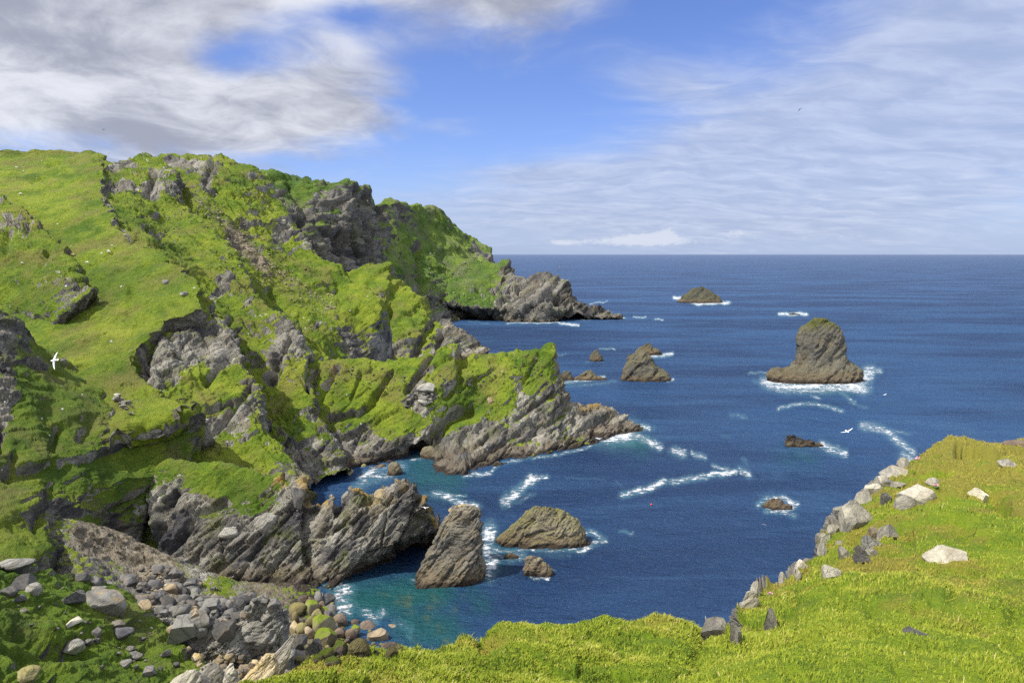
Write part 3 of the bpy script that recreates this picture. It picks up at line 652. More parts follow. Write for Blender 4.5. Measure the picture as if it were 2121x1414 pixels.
# the middle headland
patch('headland', [
    [(600,735,262),(640,752,266),(668,746,268),(700,745,269),(745,739,271),(790,747,273),(835,742,275),(870,735,276),(893,722,277),(918,719,278),(950,711,280),(962,728,282),(1005,736,286),(1060,736,290),(1095,727,292),(1130,722,293),(1138,713,293.5),(1146,714,293),(1156,755,292),(1166,795,291),(1190,830,291),(1215,838,293),(1248,846,295),(1285,858,296),(1312,872,295),(1328,884,293)],
    [(580,800,252),(615,812,255),(645,808,257),(680,800,259),(728,795,260),(775,796,262),(815,794,263),(852,788,264),(880,780,266),(908,775,267),(938,771,269),(955,782,270),(995,788,273),(1042,790,275),(1080,785,278),(1112,776,281),(1128,770,283),(1140,772,284),(1152,792,285),(1164,826,284),(1186,850,283),(1210,860,284),(1244,866,286),(1282,872,289),(1310,879,291),(1328,886,291)],
    [(565,870,243),(600,882,246),(628,878,248),(664,868,250),(712,864,251),(762,867,252),(800,870,252),(838,870,253),(866,868,254),(894,862,256),(926,858,258),(948,864,258.5),(988,864,261),(1030,860,263),(1066,852,266),(1100,842,269),(1120,838,271),(1138,842,272.5),(1150,852,273.5),(1163,865,274),(1183,880,274),(1207,886,275.5),(1242,888,279),(1280,886,284),(1309,886,288),(1328,888,289.5)],
    [(555,930,238),(590,945,240),(618,935,242),(655,922,244),(706,915,245),(758,914,246),(796,918,246),(830,921,246),(860,920,247.5),(884,918,249),(918,910,250),(942,912,250),(980,912,251.5),(1020,906,254),(1056,898,257),(1092,892,260),(1114,889,262),(1134,888,263.5),(1149,890,264.5),(1165,895,266),(1184,901,268),(1206,904,270),(1240,904,274),(1279,896,281),(1308,891,286),(1328,889.5,288.5)],
    [z(545,985,1),z(585,985,.8),z(618,980,.6),z(655,975,.4),z(710,970,.2),z(762,962,0),z(800,956,0),z(838,947,0),z(862,940,0),z(880,945,0),z(905,968,0),z(930,979,0),z(965,981,0),z(1000,968,0),z(1045,952,0),z(1088,944,0),z(1112,941,0),z(1132,938,0),z(1150,935,0),z(1168,931,0),z(1186,927,0),z(1208,922,0),z(1240,914,0),z(1280,900,0),z(1309,892,0),z(1329,890,0)],
    ], 1.9, M['land'], back=[(.5, 7, -4), (1, 10, -16), (1, 12, -40)], foot=[(0, -3, -2), (0, -4, -5)],
    rock=[[.2]*7+[.3,.4,.4,.4,.35,.35,.35,.3,.2,.3,.4,.6,.9,1,1,1,1,1,1], [.15]*7+[.25,.4,.35,.2,.25,.2,.2,.35,.15,.2,.3,.6,.9,.9,.9,1,1,1,1], [.2,.3,.3,.2,.2,.3,.35,.3,.4,.4,.3,.35,.4,.45,.55,.75,.85,.9,.95,1,.9,.9,1,1,1,1], [.6,.8,.9,.9,.9,.9,.85,.8,.9,1,.9,.9,1,1,1,1,1,1,1,1,1,1,1,1,1,1], 1.0],
    s=5.2, amp=1.0, dk=0.985, jag=.8, g_amp=0.32, g_s=8, seed=113, crest_lichen=0.9,
    carve=[([(812,768),(770,835),(745,855),(680,868)], 6, 3), ([(748,775),(728,825)], 5, 1.8), ([(895,730),(870,775),(842,812)], 7, 3.5), ([(962,730),(955,790),(925,820)], 8, 3.5), ([(980,845),(940,860),(900,905),(868,935)], 10, 6), ([(1150,815),(1110,840),(1070,868)], 4, 2.2), ([(1178,840),(1150,870),(1112,892)], 6, 2.5), ([(1120,722),(1100,770),(1080,800)], 5, 1.5), ([(700,760),(660,830)], 8, 2.5), ([(650,770),(640,840),(630,880)], 8, 3), ([(1010,900),(975,935)], 4, 1.5), ([(1195,850),(1185,900)], 5, 1.5)],
    paint=[([(880,815),(850,830),(870,845)], 20, 0.8, ), ([(880,760),(860,800)], 10, 0.5), ([(935,760),(920,800)], 8, 0.35), ([(760,800),(700,830)], 30, -0.2), ([(1130,760),(1110,790)], 24, -0.35), ([(1000,760),(980,820)], 22, -0.15), ([(1075,800),(1080,830)], 9, 0.5), ([(960,830),(975,845)], 8, -0.3), ([(800,880),(850,870)], 26, -0.45), ([(940,930),(975,950)], 14, -0.15), ([(1120,925),(1060,905)], 10, -0.2)])

# the front cliff
patch('cliff', [
    [(300,955,179),(345,952,178),(400,955,176),(440,958,175),(480,966,174),(515,972,173),(547,985,172),(580,984,171.5),(602,992,171),(638,989,170),(646,1004,169.5),(656,1034,168.6),(675,1030,168.4),(690,1018,168.2),(697,1036,167.8),(712,1026,167.6),(735,1014,167.6),(752,1018,167.6),(764,1028,167.5),(786,1024,167.4),(792,1010,167.2),(806,1008,167),(822,990,166.8),(846,996,166.8),(858,1000,166.6),(866,1020,166.8),(888,1026,167.3),(897,1052,167.8),(901,1076,168),(909,1092,168.5)],
    [(305,1000,173),(345,1002,172),(395,1012,170.5),(434,1020,169.5),(472,1030,168.5),(508,1038,167.5),(540,1046,166.5),(572,1048,166),(596,1050,165.5),(630,1046,165),(642,1060,165),(655,1075,165),(672,1070,164),(686,1062,163.6),(698,1072,163.8),(712,1068,163.5),(734,1060,163.2),(752,1062,163),(768,1068,163),(788,1064,163),(798,1054,163),(812,1052,163),(826,1040,163),(846,1044,163.4),(858,1048,163.8),(868,1060,164.4),(886,1066,165.5),(894,1080,166.6),(899,1092,167.4),(906,1097,168)],
    [(308,1075,166),(345,1085,164.5),(390,1098,163),(428,1108,162),(466,1115,161.3),(500,1120,160.8),(534,1126,160.2),(566,1130,160),(592,1132,159.8),(626,1128,160),(640,1136,160.4),(656,1142,160.8),(674,1138,160),(688,1132,159.7),(702,1134,159.8),(716,1132,159.8),(736,1126,159.8),(754,1124,160),(772,1124,160.2),(790,1118,160.6),(802,1112,161),(816,1104,161.4),(830,1094,162),(846,1090,162.8),(858,1088,163.4),(868,1090,164.2),(884,1090,165.4),(891,1096,166.2),(897,1098,167),(904,1100,167.6)],
    [(312,1130,160),(345,1140,159),(390,1165,157.5),(428,1180,157),(466,1192,156.5),(500,1196,156.4),(534,1200,156),(566,1202,156),(592,1202,156),(626,1196,156.4),(642,1196,156.6),(658,1196,157),(676,1192,156.6),(690,1188,156.6),(704,1184,157),(718,1180,157.4),(738,1172,158),(756,1165,158.6),(774,1158,159.2),(791,1150,160),(804,1144,160.5),(818,1134,161.4),(832,1124,162.2),(847,1116,163),(858,1110,163.8),(868,1106,164.6),(882,1102,165.8),(889,1102,166.4),(895,1102,167),(903,1103,167.4)],
    [(316,1165,156.5),(350,1185,154.5),(390,1205,153.5),(428,1218,153),(466,1228,152.4),(500,1234,152),(534,1238,151.6),(566,1240,151.6),z(594,1238,.8),z(630,1230,.4),z(646,1226,.2),z(662,1222,0),z(680,1216,0),z(694,1211,0),z(708,1205,0),z(722,1199,0),z(742,1192,0),z(760,1184,0),z(777,1176,0),z(793,1168,0),z(806,1160,0),z(820,1150,0),z(834,1142,0),z(848,1132,0),z(859,1124,0),z(869,1117,0),z(881,1110,0),z(888,1107,0),z(894,1105,0),z(903,1104,0)],
    ], 1.7, M['land_cliff'], back=[(.4, 3.5, -2.5), (.5, 5, -10), (.5, 6, -20)], foot=[(0, -2, -2), (0, -2, -5)],
    rock=[[.1,.1,.1,.15,.15,.2,.25,.35,.4,.5,.7,.8,.8,.9,1,1,1,1,1,1,1,1,1,1,1,1,1,1,1,1], [.4,.5,.55,.4,.3,.25,.4,.6,.8]+[1]*21, [.9]*5+[1]*25, 1.0, 1.0],
    s=3.9, amp=1.05, dk=0.943, jag=.5, rough=.5, g_amp=0.3, g_s=5, seed=131, crest_lichen=1.1,
    carve=[([(646,1000),(640,1060),(635,1110),(640,1160)], 10, 2.6), ([(700,1036),(692,1075),(660,1110)], 5, 1.8), ([(360,1020),(335,1070),(312,1140)], 9, 3.2), ([(462,1040),(440,1048),(400,1060),(385,1090),(345,1140)], 8, 2.4), ([(550,1090),(500,1140),(430,1200)], 4, 1.2), ([(600,1130),(560,1180),(480,1232)], 4, 1.4), ([(768,1030),(760,1060),(720,1085)], 4, 1.2), ([(870,1030),(850,1080),(820,1140)], 5, 1.8), ([(800,1060),(790,1130)], 4, 1.2), ([(690,1150),(670,1200)], 6, 1.2), ([(600,1215),(640,1215)], 16, 1.6), ([(840,1060),(880,1080)], 8, 1.0)],
    paint=[([(400,985),(560,1010)], 22, -0.35), ([(560,1020),(620,1010)], 16, 0.15), ([(420,1010),(500,1030)], 12, -0.2)])

# stony turf slope at the lower left
patch('hill', [
    [(-140,1135,97),(-60,1150,100),(0,1170,103),(40,1168,107),(80,1178,109),(120,1184,111),(160,1190,113),(205,1200,115),(245,1218,115.5),(275,1240,115),(305,1264,114),(340,1296,112),(372,1322,110),(400,1345,108),(430,1375,105),(470,1420,100)],
    [(-140,1200,91),(-60,1210,93),(0,1222,95),(40,1226,98),(80,1232,100.5),(120,1238,102.5),(158,1243,104),(198,1252,106),(232,1264,107),(258,1280,107),(284,1300,106.5),(312,1326,105),(342,1348,103),(368,1372,101),(398,1400,98.5),(438,1440,94)],
    [(-140,1290,83),(-60,1300,85),(0,1308,87),(40,1312,89),(80,1316,91),(120,1320,93),(152,1324,94.5),(186,1330,96),(214,1340,97),(238,1352,97.5),(260,1366,97.5),(284,1384,97),(308,1402,95.5),(334,1422,93.5),(366,1445,91),(406,1480,87)],
    [(-140,1370,77),(-60,1375,79),(0,1380,80.5),(40,1385,82),(80,1392,83.5),(120,1398,85),(150,1402,86.5),(178,1408,88),(202,1415,89),(222,1424,89.5),(242,1436,89.5),(264,1450,89),(286,1465,88),(310,1482,86),(340,1505,83),(380,1540,79)],
    [(-140,1500,70),(-60,1500,71),(0,1500,72),(40,1505,73),(80,1510,74),(120,1515,75),(150,1520,76),(174,1525,77),(196,1530,78),(214,1536,78.5),(232,1545,78.5),(252,1556,78),(274,1570,77),(298,1590,75),(328,1615,72),(366,1650,68)],
    ], 2.0, M['land_low'], back=[(2, 2, -3), (4, 3, -12)], foot=[(0, -6, -4)],
    rock=[.35, .2, .1, [.3,.3,.4,.4,.4,.35,.25,.2,.15,.1,.1,.1,.1,.1,.1,.1], .1],
    s=2.2, amp=0.9, g_amp=0.34, g_s=4.0, seed=149,
    carve=[([(0,1300),(60,1325),(120,1345),(180,1350)], 14, 1.6), ([(60,1370),(110,1385),(130,1414)], 18, 2.0), ([(180,1225),(240,1262)], 8, .8), ([(10,1385),(0,1414)], 16, 1.2)],
    paint=[([(100,1345),(160,1350)], 12, 0.35), ([(120,1390)], 16, 0.4)])
# ------------------------------------------------------------------ the turf underfoot
LIP = [(200,1560,4.0),(450,1460,4.9),(540,1428,5.3),(592,1408,5.7),(640,1366,6.4),(700,1360,6.6),(760,1346,6.9),(830,1350,6.9),(885,1368,6.7),(920,1360,6.9),(960,1348,7.1),(993,1371,6.7),(1050,1322,7.6),(1100,1302,8.0),(1140,1300,8.1),(1180,1304,8.0),(1255,1294,8.3),(1290,1308,8.1),(1310,1318,7.9),(1355,1312,8.2),(1400,1308,8.5),(1450,1322,8.9),(1512,1328,11.5),(1545,1262,15.5),(1570,1230,18),(1620,1205,21),(1655,1172,24),(1703,1142,27),(1706,1090,30),(1740,1065,32.5),(1800,1010,35.5),(1850,978,39),(1900,948,42.5),(1958,914,46),(1990,908,47),(2050,916,47.5),(2121,908,49.5),(2320,905,53)]
NEARU = [200,420,500,560,620,690,750,820,870,910,950,990,1030,1070,1100,1140,1190,1220,1250,1290,1320,1350,1385,1420,1450,1490,1530,1575,1600,1640,1690,1740,1800,1870,1920,1990,2080,2320]
rowsF = [LIP]
for t in (0.10, 0.25, 0.45, 0.70, 1.0):
    r = []
    for (u, v, d), un in zip(LIP, NEARU):
        vv = v + (1450 - v) * t if v < 1450 else v + 40 * t
        dn = 4.2 if v < 1440 else 3.6
        tt = t ** 0.85
        r.append((u + (un - u) * t, vv, math.exp(math.log(d) * (1 - tt) + math.log(min(dn, d)) * tt)))
    rowsF.append(r)
def turf_extra(P, n, u, v):
    d = np.sqrt((P[:, 0]) ** 2 + P[:, 1] ** 2)
    k = np.clip(d / 25.0, 0.12, 1.0)
    P = P.copy()
    P[:, 2] += k * 0.55 * fbm(P / 2.6, 5, 201) + np.clip(k, 0, .5) * 0.18 * np.abs(fbm(P / 0.55, 3, 203)) + 0.02 * fbm(P / 0.12, 3, 205)
    return P
TOPS = []
ground = patch('ground', rowsF, 2.6, None, back=[(0, .25, -.35), (0, .35, -1.6), (0, 1.2, -9), (-1, 3, -30), (-2, 6, -70)],
      foot=[(0, -1.4, .15), (0, -3, 1.0), (0, -8, 2.0)], rock=[.3]+[-0.6]*5, s=1.1, amp=0.8, g_amp=0.05, g_s=1.6, seed=211, extra=turf_extra, tops=TOPS, grass_bias=0.25, paint=[([(1512,1328),(1545,1262),(1570,1230),(1620,1205),(1655,1172),(1703,1142),(1706,1095),(1740,1068),(1800,1014),(1850,982)],11,1.5), ([(1755,1120),(1790,1130),(1815,1110)],16,1.3), ([(1870,1045),(1900,1030)],12,1.0), ([(1990,930),(2040,945)],10,.9)], rough=0.3, rib=0, carve=[([(1985,930),(2030,938),(2060,946)],9,.7), ([(2085,930),(2121,928)],8,.6), ([(1800,1318),(1860,1312),(1950,1304),(2040,1322),(2121,1335)],7,.16), ([(1742,1254)],14,.10), ([(1802,1266)],14,.11), ([(2096,1262)],16,.14), ([(1972,1240)],16,.12), ([(1925,1200)],14,.1), ([(1880,1118)],10,.4), ([(1770,1130),(1790,1118)],14,.9), ([(1905,1128)],12,.15), ([(1840,1180)],12,.14), ([(1700,1362)],14,.05), ([(1640,1290)],14,.06), ([(2000,1105)],13,.16), ([(2050,1040),(2080,1060)],12,.5), ([(1940,985),(1960,975)],10,.6)])
# ------------------------------------------------------------------ turf material of the near ground
m, nt, bs, out = new_mat('cropped cliff top turf')
p = nt.pos()
rock = nt.attr('rock')
n1 = nt.noise(p, 0.22, 4, 0.6); n2 = nt.noise(p, 1.1, 5, 0.65); n3 = nt.noise(p, 9.0, 4, 0.7)
g = nt.math('SUBTRACT', nt.math('ADD', nt.math('MULTIPLY', n1, .7), nt.math('ADD', nt.math('MULTIPLY', n2, .6), nt.math('MULTIPLY', n3, .5))), 0.40)
gc = nt.ramp(g, [(0.2, (0.060, 0.105, 0.006)), (0.42, (0.125, 0.195, 0.006)), (0.6, (0.19, 0.25, 0.008)), (0.8, (0.26, 0.28, 0.018))])
dist = nt.math('MULTIPLY', nt.sep(p)[1], 1 / 45.0)
mo = nt.math('ADD', nt.noise(p, 0.35, 5, 0.7), nt.math('MULTIPLY', dist, 0.23))
gc = nt.mix(nt.math('MULTIPLY', nt.sstep(0.55, 0.70, mo), 0.7), gc, (0.24, 0.19, 0.030))
gc = nt.mix(nt.math('MULTIPLY', nt.sstep(0.62, 0.72, nt.noise(nt.vmath('ADD', p, (9.0, 4.0, 2.0)), 0.8, 5, 0.7)), 0.7), gc, (0.085, 0.060, 0.020))
rc, st, fi = rock_colour(nt, p, 0.0, 0.4)
col = nt.mix(nt.sstep(0.55, 0.8, rock), gc, rc)
nt.put(bs.inputs['Base Color'], col)
h = nt.math('ADD', nt.noise(p, 3.5, 6, 0.75), nt.math('MULTIPLY', nt.noise(p, 22, 3, 0.7), 0.35))
nt.put(bs.inputs['Normal'], nt.bump(h, 0.8, 0.25))
M['ground'] = m
ground.data.materials.clear(); ground.data.materials.append(m)

# ------------------------------------------------------------------ the sea
FOAM = [  # polyline in survey pixels, width, strength
    ([(1048,1040),(1066,1022),(1085,1006),(1106,991)], 8, 1.1), ([(1100,992),(1135,986)], 4, .8), ([(1045,1045),(1075,1038),(1110,1022)], 4, .5),
    ([(900,1024),(925,1027),(950,1040),(985,1049)], 6, 1.0), ([(850,1024),(905,1024)], 4, .5), ([(930,1024),(965,1026)], 3, .6),
    ([(1288,1026),(1310,1020),(1345,1013),(1378,998)], 5.5, 1.1), ([(1392,998),(1440,992),(1480,983),(1520,976)], 5, 1.1), ([(1532,972),(1550,982)], 6, .8), ([(1480,965),(1508,970)], 3.5, .8), ([(1540,950),(1552,976)], 3, .5),
    ([(1240,898),(1265,900),(1300,895)], 18, 1.1), ([(1268,882),(1300,893),(1335,885)], 6, .9), ([(1310,905),(1345,912),(1368,928)], 7, .8), ([(1395,934),(1412,942)], 7, .9), ([(1435,940),(1458,947)], 5, .8), ([(1330,883),(1348,886)], 5, .9),
    ([(1788,880),(1812,886),(1840,896),(1868,920),(1892,938)], 7, .9), ([(1835,888),(1885,900)], 4, .5), ([(1875,945),(1900,960)], 10, .9),
    ([(1588,788),(1620,800),(1660,803),(1700,799),(1745,800),(1785,792),(1800,770)], 10, 1.1), ([(1760,800),(1792,806)], 8, .9), ([(1790,768),(1822,768)], 5, .8), ([(1725,800),(1770,832)], 4, .6), ([(1560,788),(1600,795)], 4, .5),
    ([(1610,845),(1650,838),(1690,836),(1720,842),(1745,852)], 3.5, .7), ([(1548,772),(1590,768)], 2.5, .6), ([(1760,832),(1795,842)], 3, .5), ([(1680,820),(1695,824)], 3, .6),
    ([(1392,618),(1410,621),(1440,628),(1470,627),(1512,625)], 3.0, 1.2), ([(1612,648),(1640,650),(1672,652)], 3.2, 1.1), ([(1312,658),(1340,657)], 1.6, .9), ([(1358,661),(1372,662)], 1.6, .9),
    ([(1702,920),(1725,930),(1748,938)], 7, 1.0), ([(1640,925),(1700,930)], 5, .45), ([(1655,940),(1675,938)], 8, .38), ([(1600,945),(1690,950)], 16, .22),
    ([(1572,1045),(1590,1032),(1625,1030),(1650,1045),(1630,1058),(1590,1056)], 5, 1.0), ([(1625,1055),(1648,1068)], 5, .6), ([(1580,1025),(1600,1020)], 4, .4),
    ([(1012,1098),(1005,1130),(1020,1160),(1008,1188)], 13, 1.1), ([(1025,1140),(1060,1152),(1080,1150)], 9, .8), ([(1035,1142),(1090,1138),(1150,1136),(1210,1138)], 4, .9), ([(1212,1100),(1235,1105),(1248,1118)], 5, .9), ([(1205,1138),(1235,1122)], 6, .7), ([(1090,1140),(1180,1150)], 6, .45),
    ([(1100,1196),(1140,1196),(1148,1178)], 2.5, .8), ([(850,1198),(880,1206),(940,1212)], 3, .6), ([(1000,1165),(985,1200)], 6, .8), ([(860,1160),(880,1140)], 3, .4),
    ([(695,1214),(712,1222),(700,1240),(712,1256)], 15, .95), ([(760,1268),(778,1282),(792,1270)], 8, .9), ([(735,1255),(770,1290)], 6, .5), ([(690,1270),(740,1300)], 6, .5), ([(820,1290),(850,1300),(845,1315)], 8, .5),
    ([(735,1010),(765,992),(800,985),(830,965)], 9, .7), ([(745,990),(775,975),(800,970)], 6, .8), ([(850,950),(880,942)], 4, .7), ([(960,985),(1010,980),(1030,965)], 4, .8), ([(1040,960),(1080,950),(1130,945),(1180,935),(1235,920)], 3, .7),
    ([(1335,735),(1360,738),(1388,735)], 3.4, 1.1), ([(1165,790),(1205,786),(1250,782)], 4, .9), ([(1170,798),(1240,795),(1275,790)], 3, .5), ([(1382,790),(1392,788)], 2.5, .9), ([(1240,722),(1275,724)], 1.8, .6), ([(1220,748),(1245,749)], 1.6, .5), ([(1152,732),(1172,732)], 2, .5),
    ([(1050,668),(1110,669),(1150,667)], 1.6, .9), ([(1148,664),(1172,670),(1200,673)], 2.4, 1.1), ([(1205,660),(1250,658),(1295,657)], 1.6, 1.0), ([(1225,627),(1260,626)], 1.4, .7), ([(970,665),(1010,668)], 1.4, .5),
    ([(1515,858),(1540,862)], 4, .5), ([(1500,900),(1512,905)], 3, .4), ([(1170,988),(1250,992)], 2.4, .4), ([(1275,995),(1290,1015)], 2.5, .4), ([(1285,1100),(1310,1105)], 3, .6), ([(1880,870),(2000,890)], 6, .3), ([(1950,880),(2020,895)], 7, .35), ([(1840,905),(1900,895)], 4, .35)]
SHAL = [([(720,1250),(800,1240),(900,1225)], 55, 1.0), ([(850,1290),(920,1310)], 60, .9), ([(980,1215),(1000,1250)], 30, .6), ([(880,950),(860,980),(930,1000)], 40, .75), ([(1050,1130),(1030,1180)], 30, .45), ([(1270,905),(1330,920)], 28, .8), ([(1620,945),(1680,950)], 24, .4), ([(1660,800),(1760,806)], 14, .6), ([(780,1010),(900,1030)], 30, .3)]
SEABED = [([(825,1245),(845,1238),(838,1260)], 9, 1), ([(895,1238),(905,1250),(890,1258)], 8, .7), ([(885,1278)], 9, .8), ([(905,1300),(915,1310)], 8, .7), ([(922,1328),(935,1340)], 8, .9), ([(790,1225),(800,1232)], 7, .5), ([(860,1330),(870,1345)], 8, .5), ([(940,1262)], 8, .5), ([(965,1235)], 9, .45), ([(850,1265)], 8, .5)]
# rays fan out from the foot of the viewpoint so that the wave detail is even
ta = np.concatenate([np.linspace(-6, -0.9, 24)[:-1], np.linspace(-0.9, 0.9, 1150), np.linspace(0.9, 6, 24)[1:]])
vs = np.concatenate([[527.0 + k for k in (0.18, 0.4, 0.8, 1.4, 2.2, 3.2)], np.linspace(531, 1420, 760), np.linspace(1430, 3600, 30)])
dd = (lambda t: t)(H / np.tan(np.arctan((vs - 707) / F) + PITCH))
X = ta[None, :] * dd[:, None]; Y = np.repeat(dd[:, None], len(ta), 1)
P = np.stack([X, Y, np.zeros_like(X)], -1).reshape(-1, 3)
u, v, w = project(P)
foam = np.zeros(len(P)); shal = np.zeros(len(P)); bed = np.zeros(len(P))
inside = (u > -50) & (u < 2200) & (v < 1450)
wob = np.zeros(len(P)); wob2 = np.zeros(len(P))
pi = P[inside]; sc = np.maximum(w[inside] / F, .05)[:, None]
du = fbm(pi / (sc * 26 * np.array([1, 2.5, 1])), 3, 301) * 7; dv = fbm(pi / (sc * 26 * np.array([1, 2.5, 1])), 3, 302) * 4
du += fbm(pi / (sc * 9 * np.array([1, 2.5, 1])), 3, 303) * 4; dv += fbm(pi / (sc * 9 * np.array([1, 2.5, 1])), 3, 304) * 2.5
ui = u[inside] + du; vi = v[inside] + dv
fi_ = np.zeros(len(pi)); si_ = np.zeros(len(pi)); bi_ = np.zeros(len(pi))
for pl, wd, st_ in FOAM:
    x0 = min(a for a, b in pl) - 4 * wd - 10; x1 = max(a for a, b in pl) + 4 * wd + 10; y0 = min(b for a, b in pl) - 4 * wd - 10; y1 = max(b for a, b in pl) + 4 * wd + 10
    k = (ui > x0) & (ui < x1) & (vi > y0) & (vi < y1)
    fi_[k] = np.maximum(fi_[k], (.40 + .42 * st_) * min(1, st_ * 1.6) * np.exp(-(line_dist(ui[k], vi[k] , pl) / (wd * 1.9)) ** 2))
for dst, lst in ((si_, SHAL), (bi_, SEABED)):
    for pl, wd, st_ in lst:
        dst[:] = np.maximum(dst, st_ * np.exp(-(line_dist(ui, vi, pl) / wd) ** 2))
foam[inside] = fi_; shal[inside] = si_; bed[inside] = bi_

m, nt, bs, out = new_mat('sea water')
p = nt.pos(); fo, sh, be = nt.attr('foam'), nt.attr('shallow'), nt.attr('seabed')
q = nt.node('ShaderNodeMapping', None, Vector=p, Rotation=(0, 0, math.radians(14)), Scale=(0.6, 1.0, 1.0)).outputs[0]
w1 = nt.noise(q, 0.16, 3, 0.5, 0.4); w2 = nt.noise(q, 0.55, 4, 0.6, 0.6); w3 = nt.noise(q, 1.9, 5, 0.7, 0.4); w0 = nt.noise(q, 0.035, 2, 0.5)
patchy = nt.noise(nt.node('ShaderNodeMapping', None, Vector=p, Rotation=(0, 0, math.radians(-12)), Scale=(0.35, 1.0, 1.0)).outputs[0], 0.012, 5, 0.6)
deep = nt.mix(nt.sstep(0.40, 0.62, patchy), (0.009, 0.034, 0.096), (0.020, 0.068, 0.165))
swl = nt.noise(nt.node('ShaderNodeMapping', None, Vector=p, Rotation=(0, 0, math.radians(20)), Scale=(0.25, 1.0, 1.0)).outputs[0], 0.06, 4, 0.6, 0.8)
deep = nt.mix(nt.math('MULTIPLY', nt.sstep(0.50, 0.66, swl), 0.55), deep, (0.026, 0.080, 0.175))
col = nt.mix(nt.math('MULTIPLY', sh, nt.sstep(0.25, 0.7, nt.math('ADD', nt.math('MULTIPLY', sh, .35), nt.math('MULTIPLY', nt.noise(p, 0.12, 4), .8)))), deep, (0.010, 0.085, 0.090))
col = nt.mix(nt.math('MULTIPLY', be, nt.sstep(0.35, 0.6, nt.noise(p, 0.5, 4))), col, (0.055, 0.105, 0.075))
# foam breaks into lace
wq = nt.vmath('ADD', q, nt.vmath('MULTIPLY', nt.comb(nt.noise(p, 0.5, 4), nt.noise(p, 0.65, 4), 0.0), (2.6, 2.6, 0)))
la = nt.voro(wq, 0.42, 'DISTANCE_TO_EDGE')
ln = nt.sstep(0.33, 0.67, nt.noise(p, 0.7, 7, 0.72, 0.5))
ln2 = nt.sstep(0.36, 0.64, nt.noise(q, 0.11, 5, 0.65))
nn = nt.math('ADD', nt.math('MULTIPLY', ln, 0.40), nt.math('ADD', nt.math('MULTIPLY', nt.sstep(0.0, 0.30, la), 0.34), nt.math('MULTIPLY', ln2, 0.26)))
fm = nt.sstep(0.04, 0.42, nt.math('SUBTRACT', nt.math('SUBTRACT', fo, 0.16), nt.math('MULTIPLY', nn, 0.88)))
# a little aerated water round it, and stray whitecaps out at sea
col = nt.mix(nt.math('MULTIPLY', nt.sstep(0.12, 0.9, fo), 0.55), col, (0.10, 0.24, 0.30))
cap = nt.math('MULTIPLY', nt.sstep(0.735, 0.79, nt.noise(q, 0.42, 5, 0.62, 0.5)), nt.sstep(0.45, 0.62, nt.noise(p, 0.02, 3)))
fm = nt.math('MAXIMUM', fm, nt.math('MULTIPLY', cap, 0.6))
col = nt.mix(nt.math('MULTIPLY', fm, 0.88), col, (0.80, 0.83, 0.86))
hh = nt.math('ADD', nt.math('MULTIPLY', w1, 1.1), nt.math('ADD', nt.math('MULTIPLY', w2, 0.80), nt.math('MULTIPLY', w3, 0.38)))
hh = nt.math('ADD', hh, nt.math('ADD', nt.math('MULTIPLY', w0, 2.2), nt.math('MULTIPLY', fm, 0.25)))
bn = nt.bump(hh, 1.0, 2.2)
nt.n.remove(bs)
dif = nt.n.new('ShaderNodeBsdfDiffuse'); nt.put(dif.inputs['Color'], col); nt.put(dif.inputs['Normal'], bn)
glo = nt.n.new('ShaderNodeBsdfGlossy'); nt.put(glo.inputs['Normal'], bn)
far = nt.sstep(100.0, 1500.0, nt.sep(p)[1])
nt.put(glo.inputs['Roughness'], nt.math('ADD', nt.math('ADD', 0.27, nt.math('MULTIPLY', far, 0.10)), nt.math('MULTIPLY', fm, 0.5)))
lw = nt.n.new('ShaderNodeLayerWeight'); lw.inputs['Blend'].default_value = 0.5; nt.put(lw.inputs['Normal'], bn)
fr = nt.math('ADD', 0.02, nt.math('MULTIPLY', nt.math('POWER', lw.outputs['Facing'], 4.2), 0.38))   # a rough sea never mirrors fully
fr = nt.math('MULTIPLY', fr, nt.math('SUBTRACT', 1.0, nt.math('MULTIPLY', fm, 0.9)))
ms = nt.n.new('ShaderNodeMixShader'); nt.put(ms.inputs[0], fr); nt.l.new(dif.outputs[0], ms.inputs[1]); nt.l.new(glo.outputs[0], ms.inputs[2]); nt.l.new(ms.outputs[0], out.inputs[0])
M['sea'] = m
sea = mesh_from('water', P, grid_faces(len(vs), len(ta)), m, True, dict(foam=foam, shallow=shal, seabed=bed))
tag(sea, kind='structure')

# ------------------------------------------------------------------ sky and sun
SUN_DIR = Vector((-0.52, -0.26, 0.81)).normalized()
el = math.asin(SUN_DIR.z); az = math.atan2(SUN_DIR.x, SUN_DIR.y)
sl = bpy.data.lights.new('sun', 'SUN'); sl.energy = 3.2; sl.angle = math.radians(0.6); sl.color = (1.0, 0.95, 0.87)
so = bpy.data.objects.new('sun', sl); COL.objects.link(so)
so.rotation_euler = (-SUN_DIR).to_track_quat('-Z', 'Y').to_euler(); so.location = (-200, -50, 300)
wd = bpy.data.worlds.new('World'); SC.world = wd; wd.use_nodes = True
nt = NT(wd.node_tree); nt.n.clear()
wout = nt.n.new('ShaderNodeOutputWorld')
sky = nt.n.new('ShaderNodeTexSky'); sky.sky_type = 'NISHITA'; sky.sun_disc = False
sky.sun_elevation = el; sky.sun_rotation = az; sky.altitude = 60; sky.air_density = 1.0; sky.dust_density = 0.4; sky.ozone_density = 3.0
d = nt.vmath('NORMALIZE', nt.n.new('ShaderNodeTexCoord').outputs['Generated'])
dx, dy, dz = nt.sep(d)
zz = nt.math('MAXIMUM', dz, 0.0)
azd = nt.math('MULTIPLY', nt.math('ARCTAN2', dx, dy), 180 / math.pi)       # compass angle from the view axis, degrees
eld = nt.math('MULTIPLY', nt.math('ARCSINE', dz), 180 / math.pi)
inv = nt.math('DIVIDE', 1.0, nt.math('ADD', zz, 0.20))
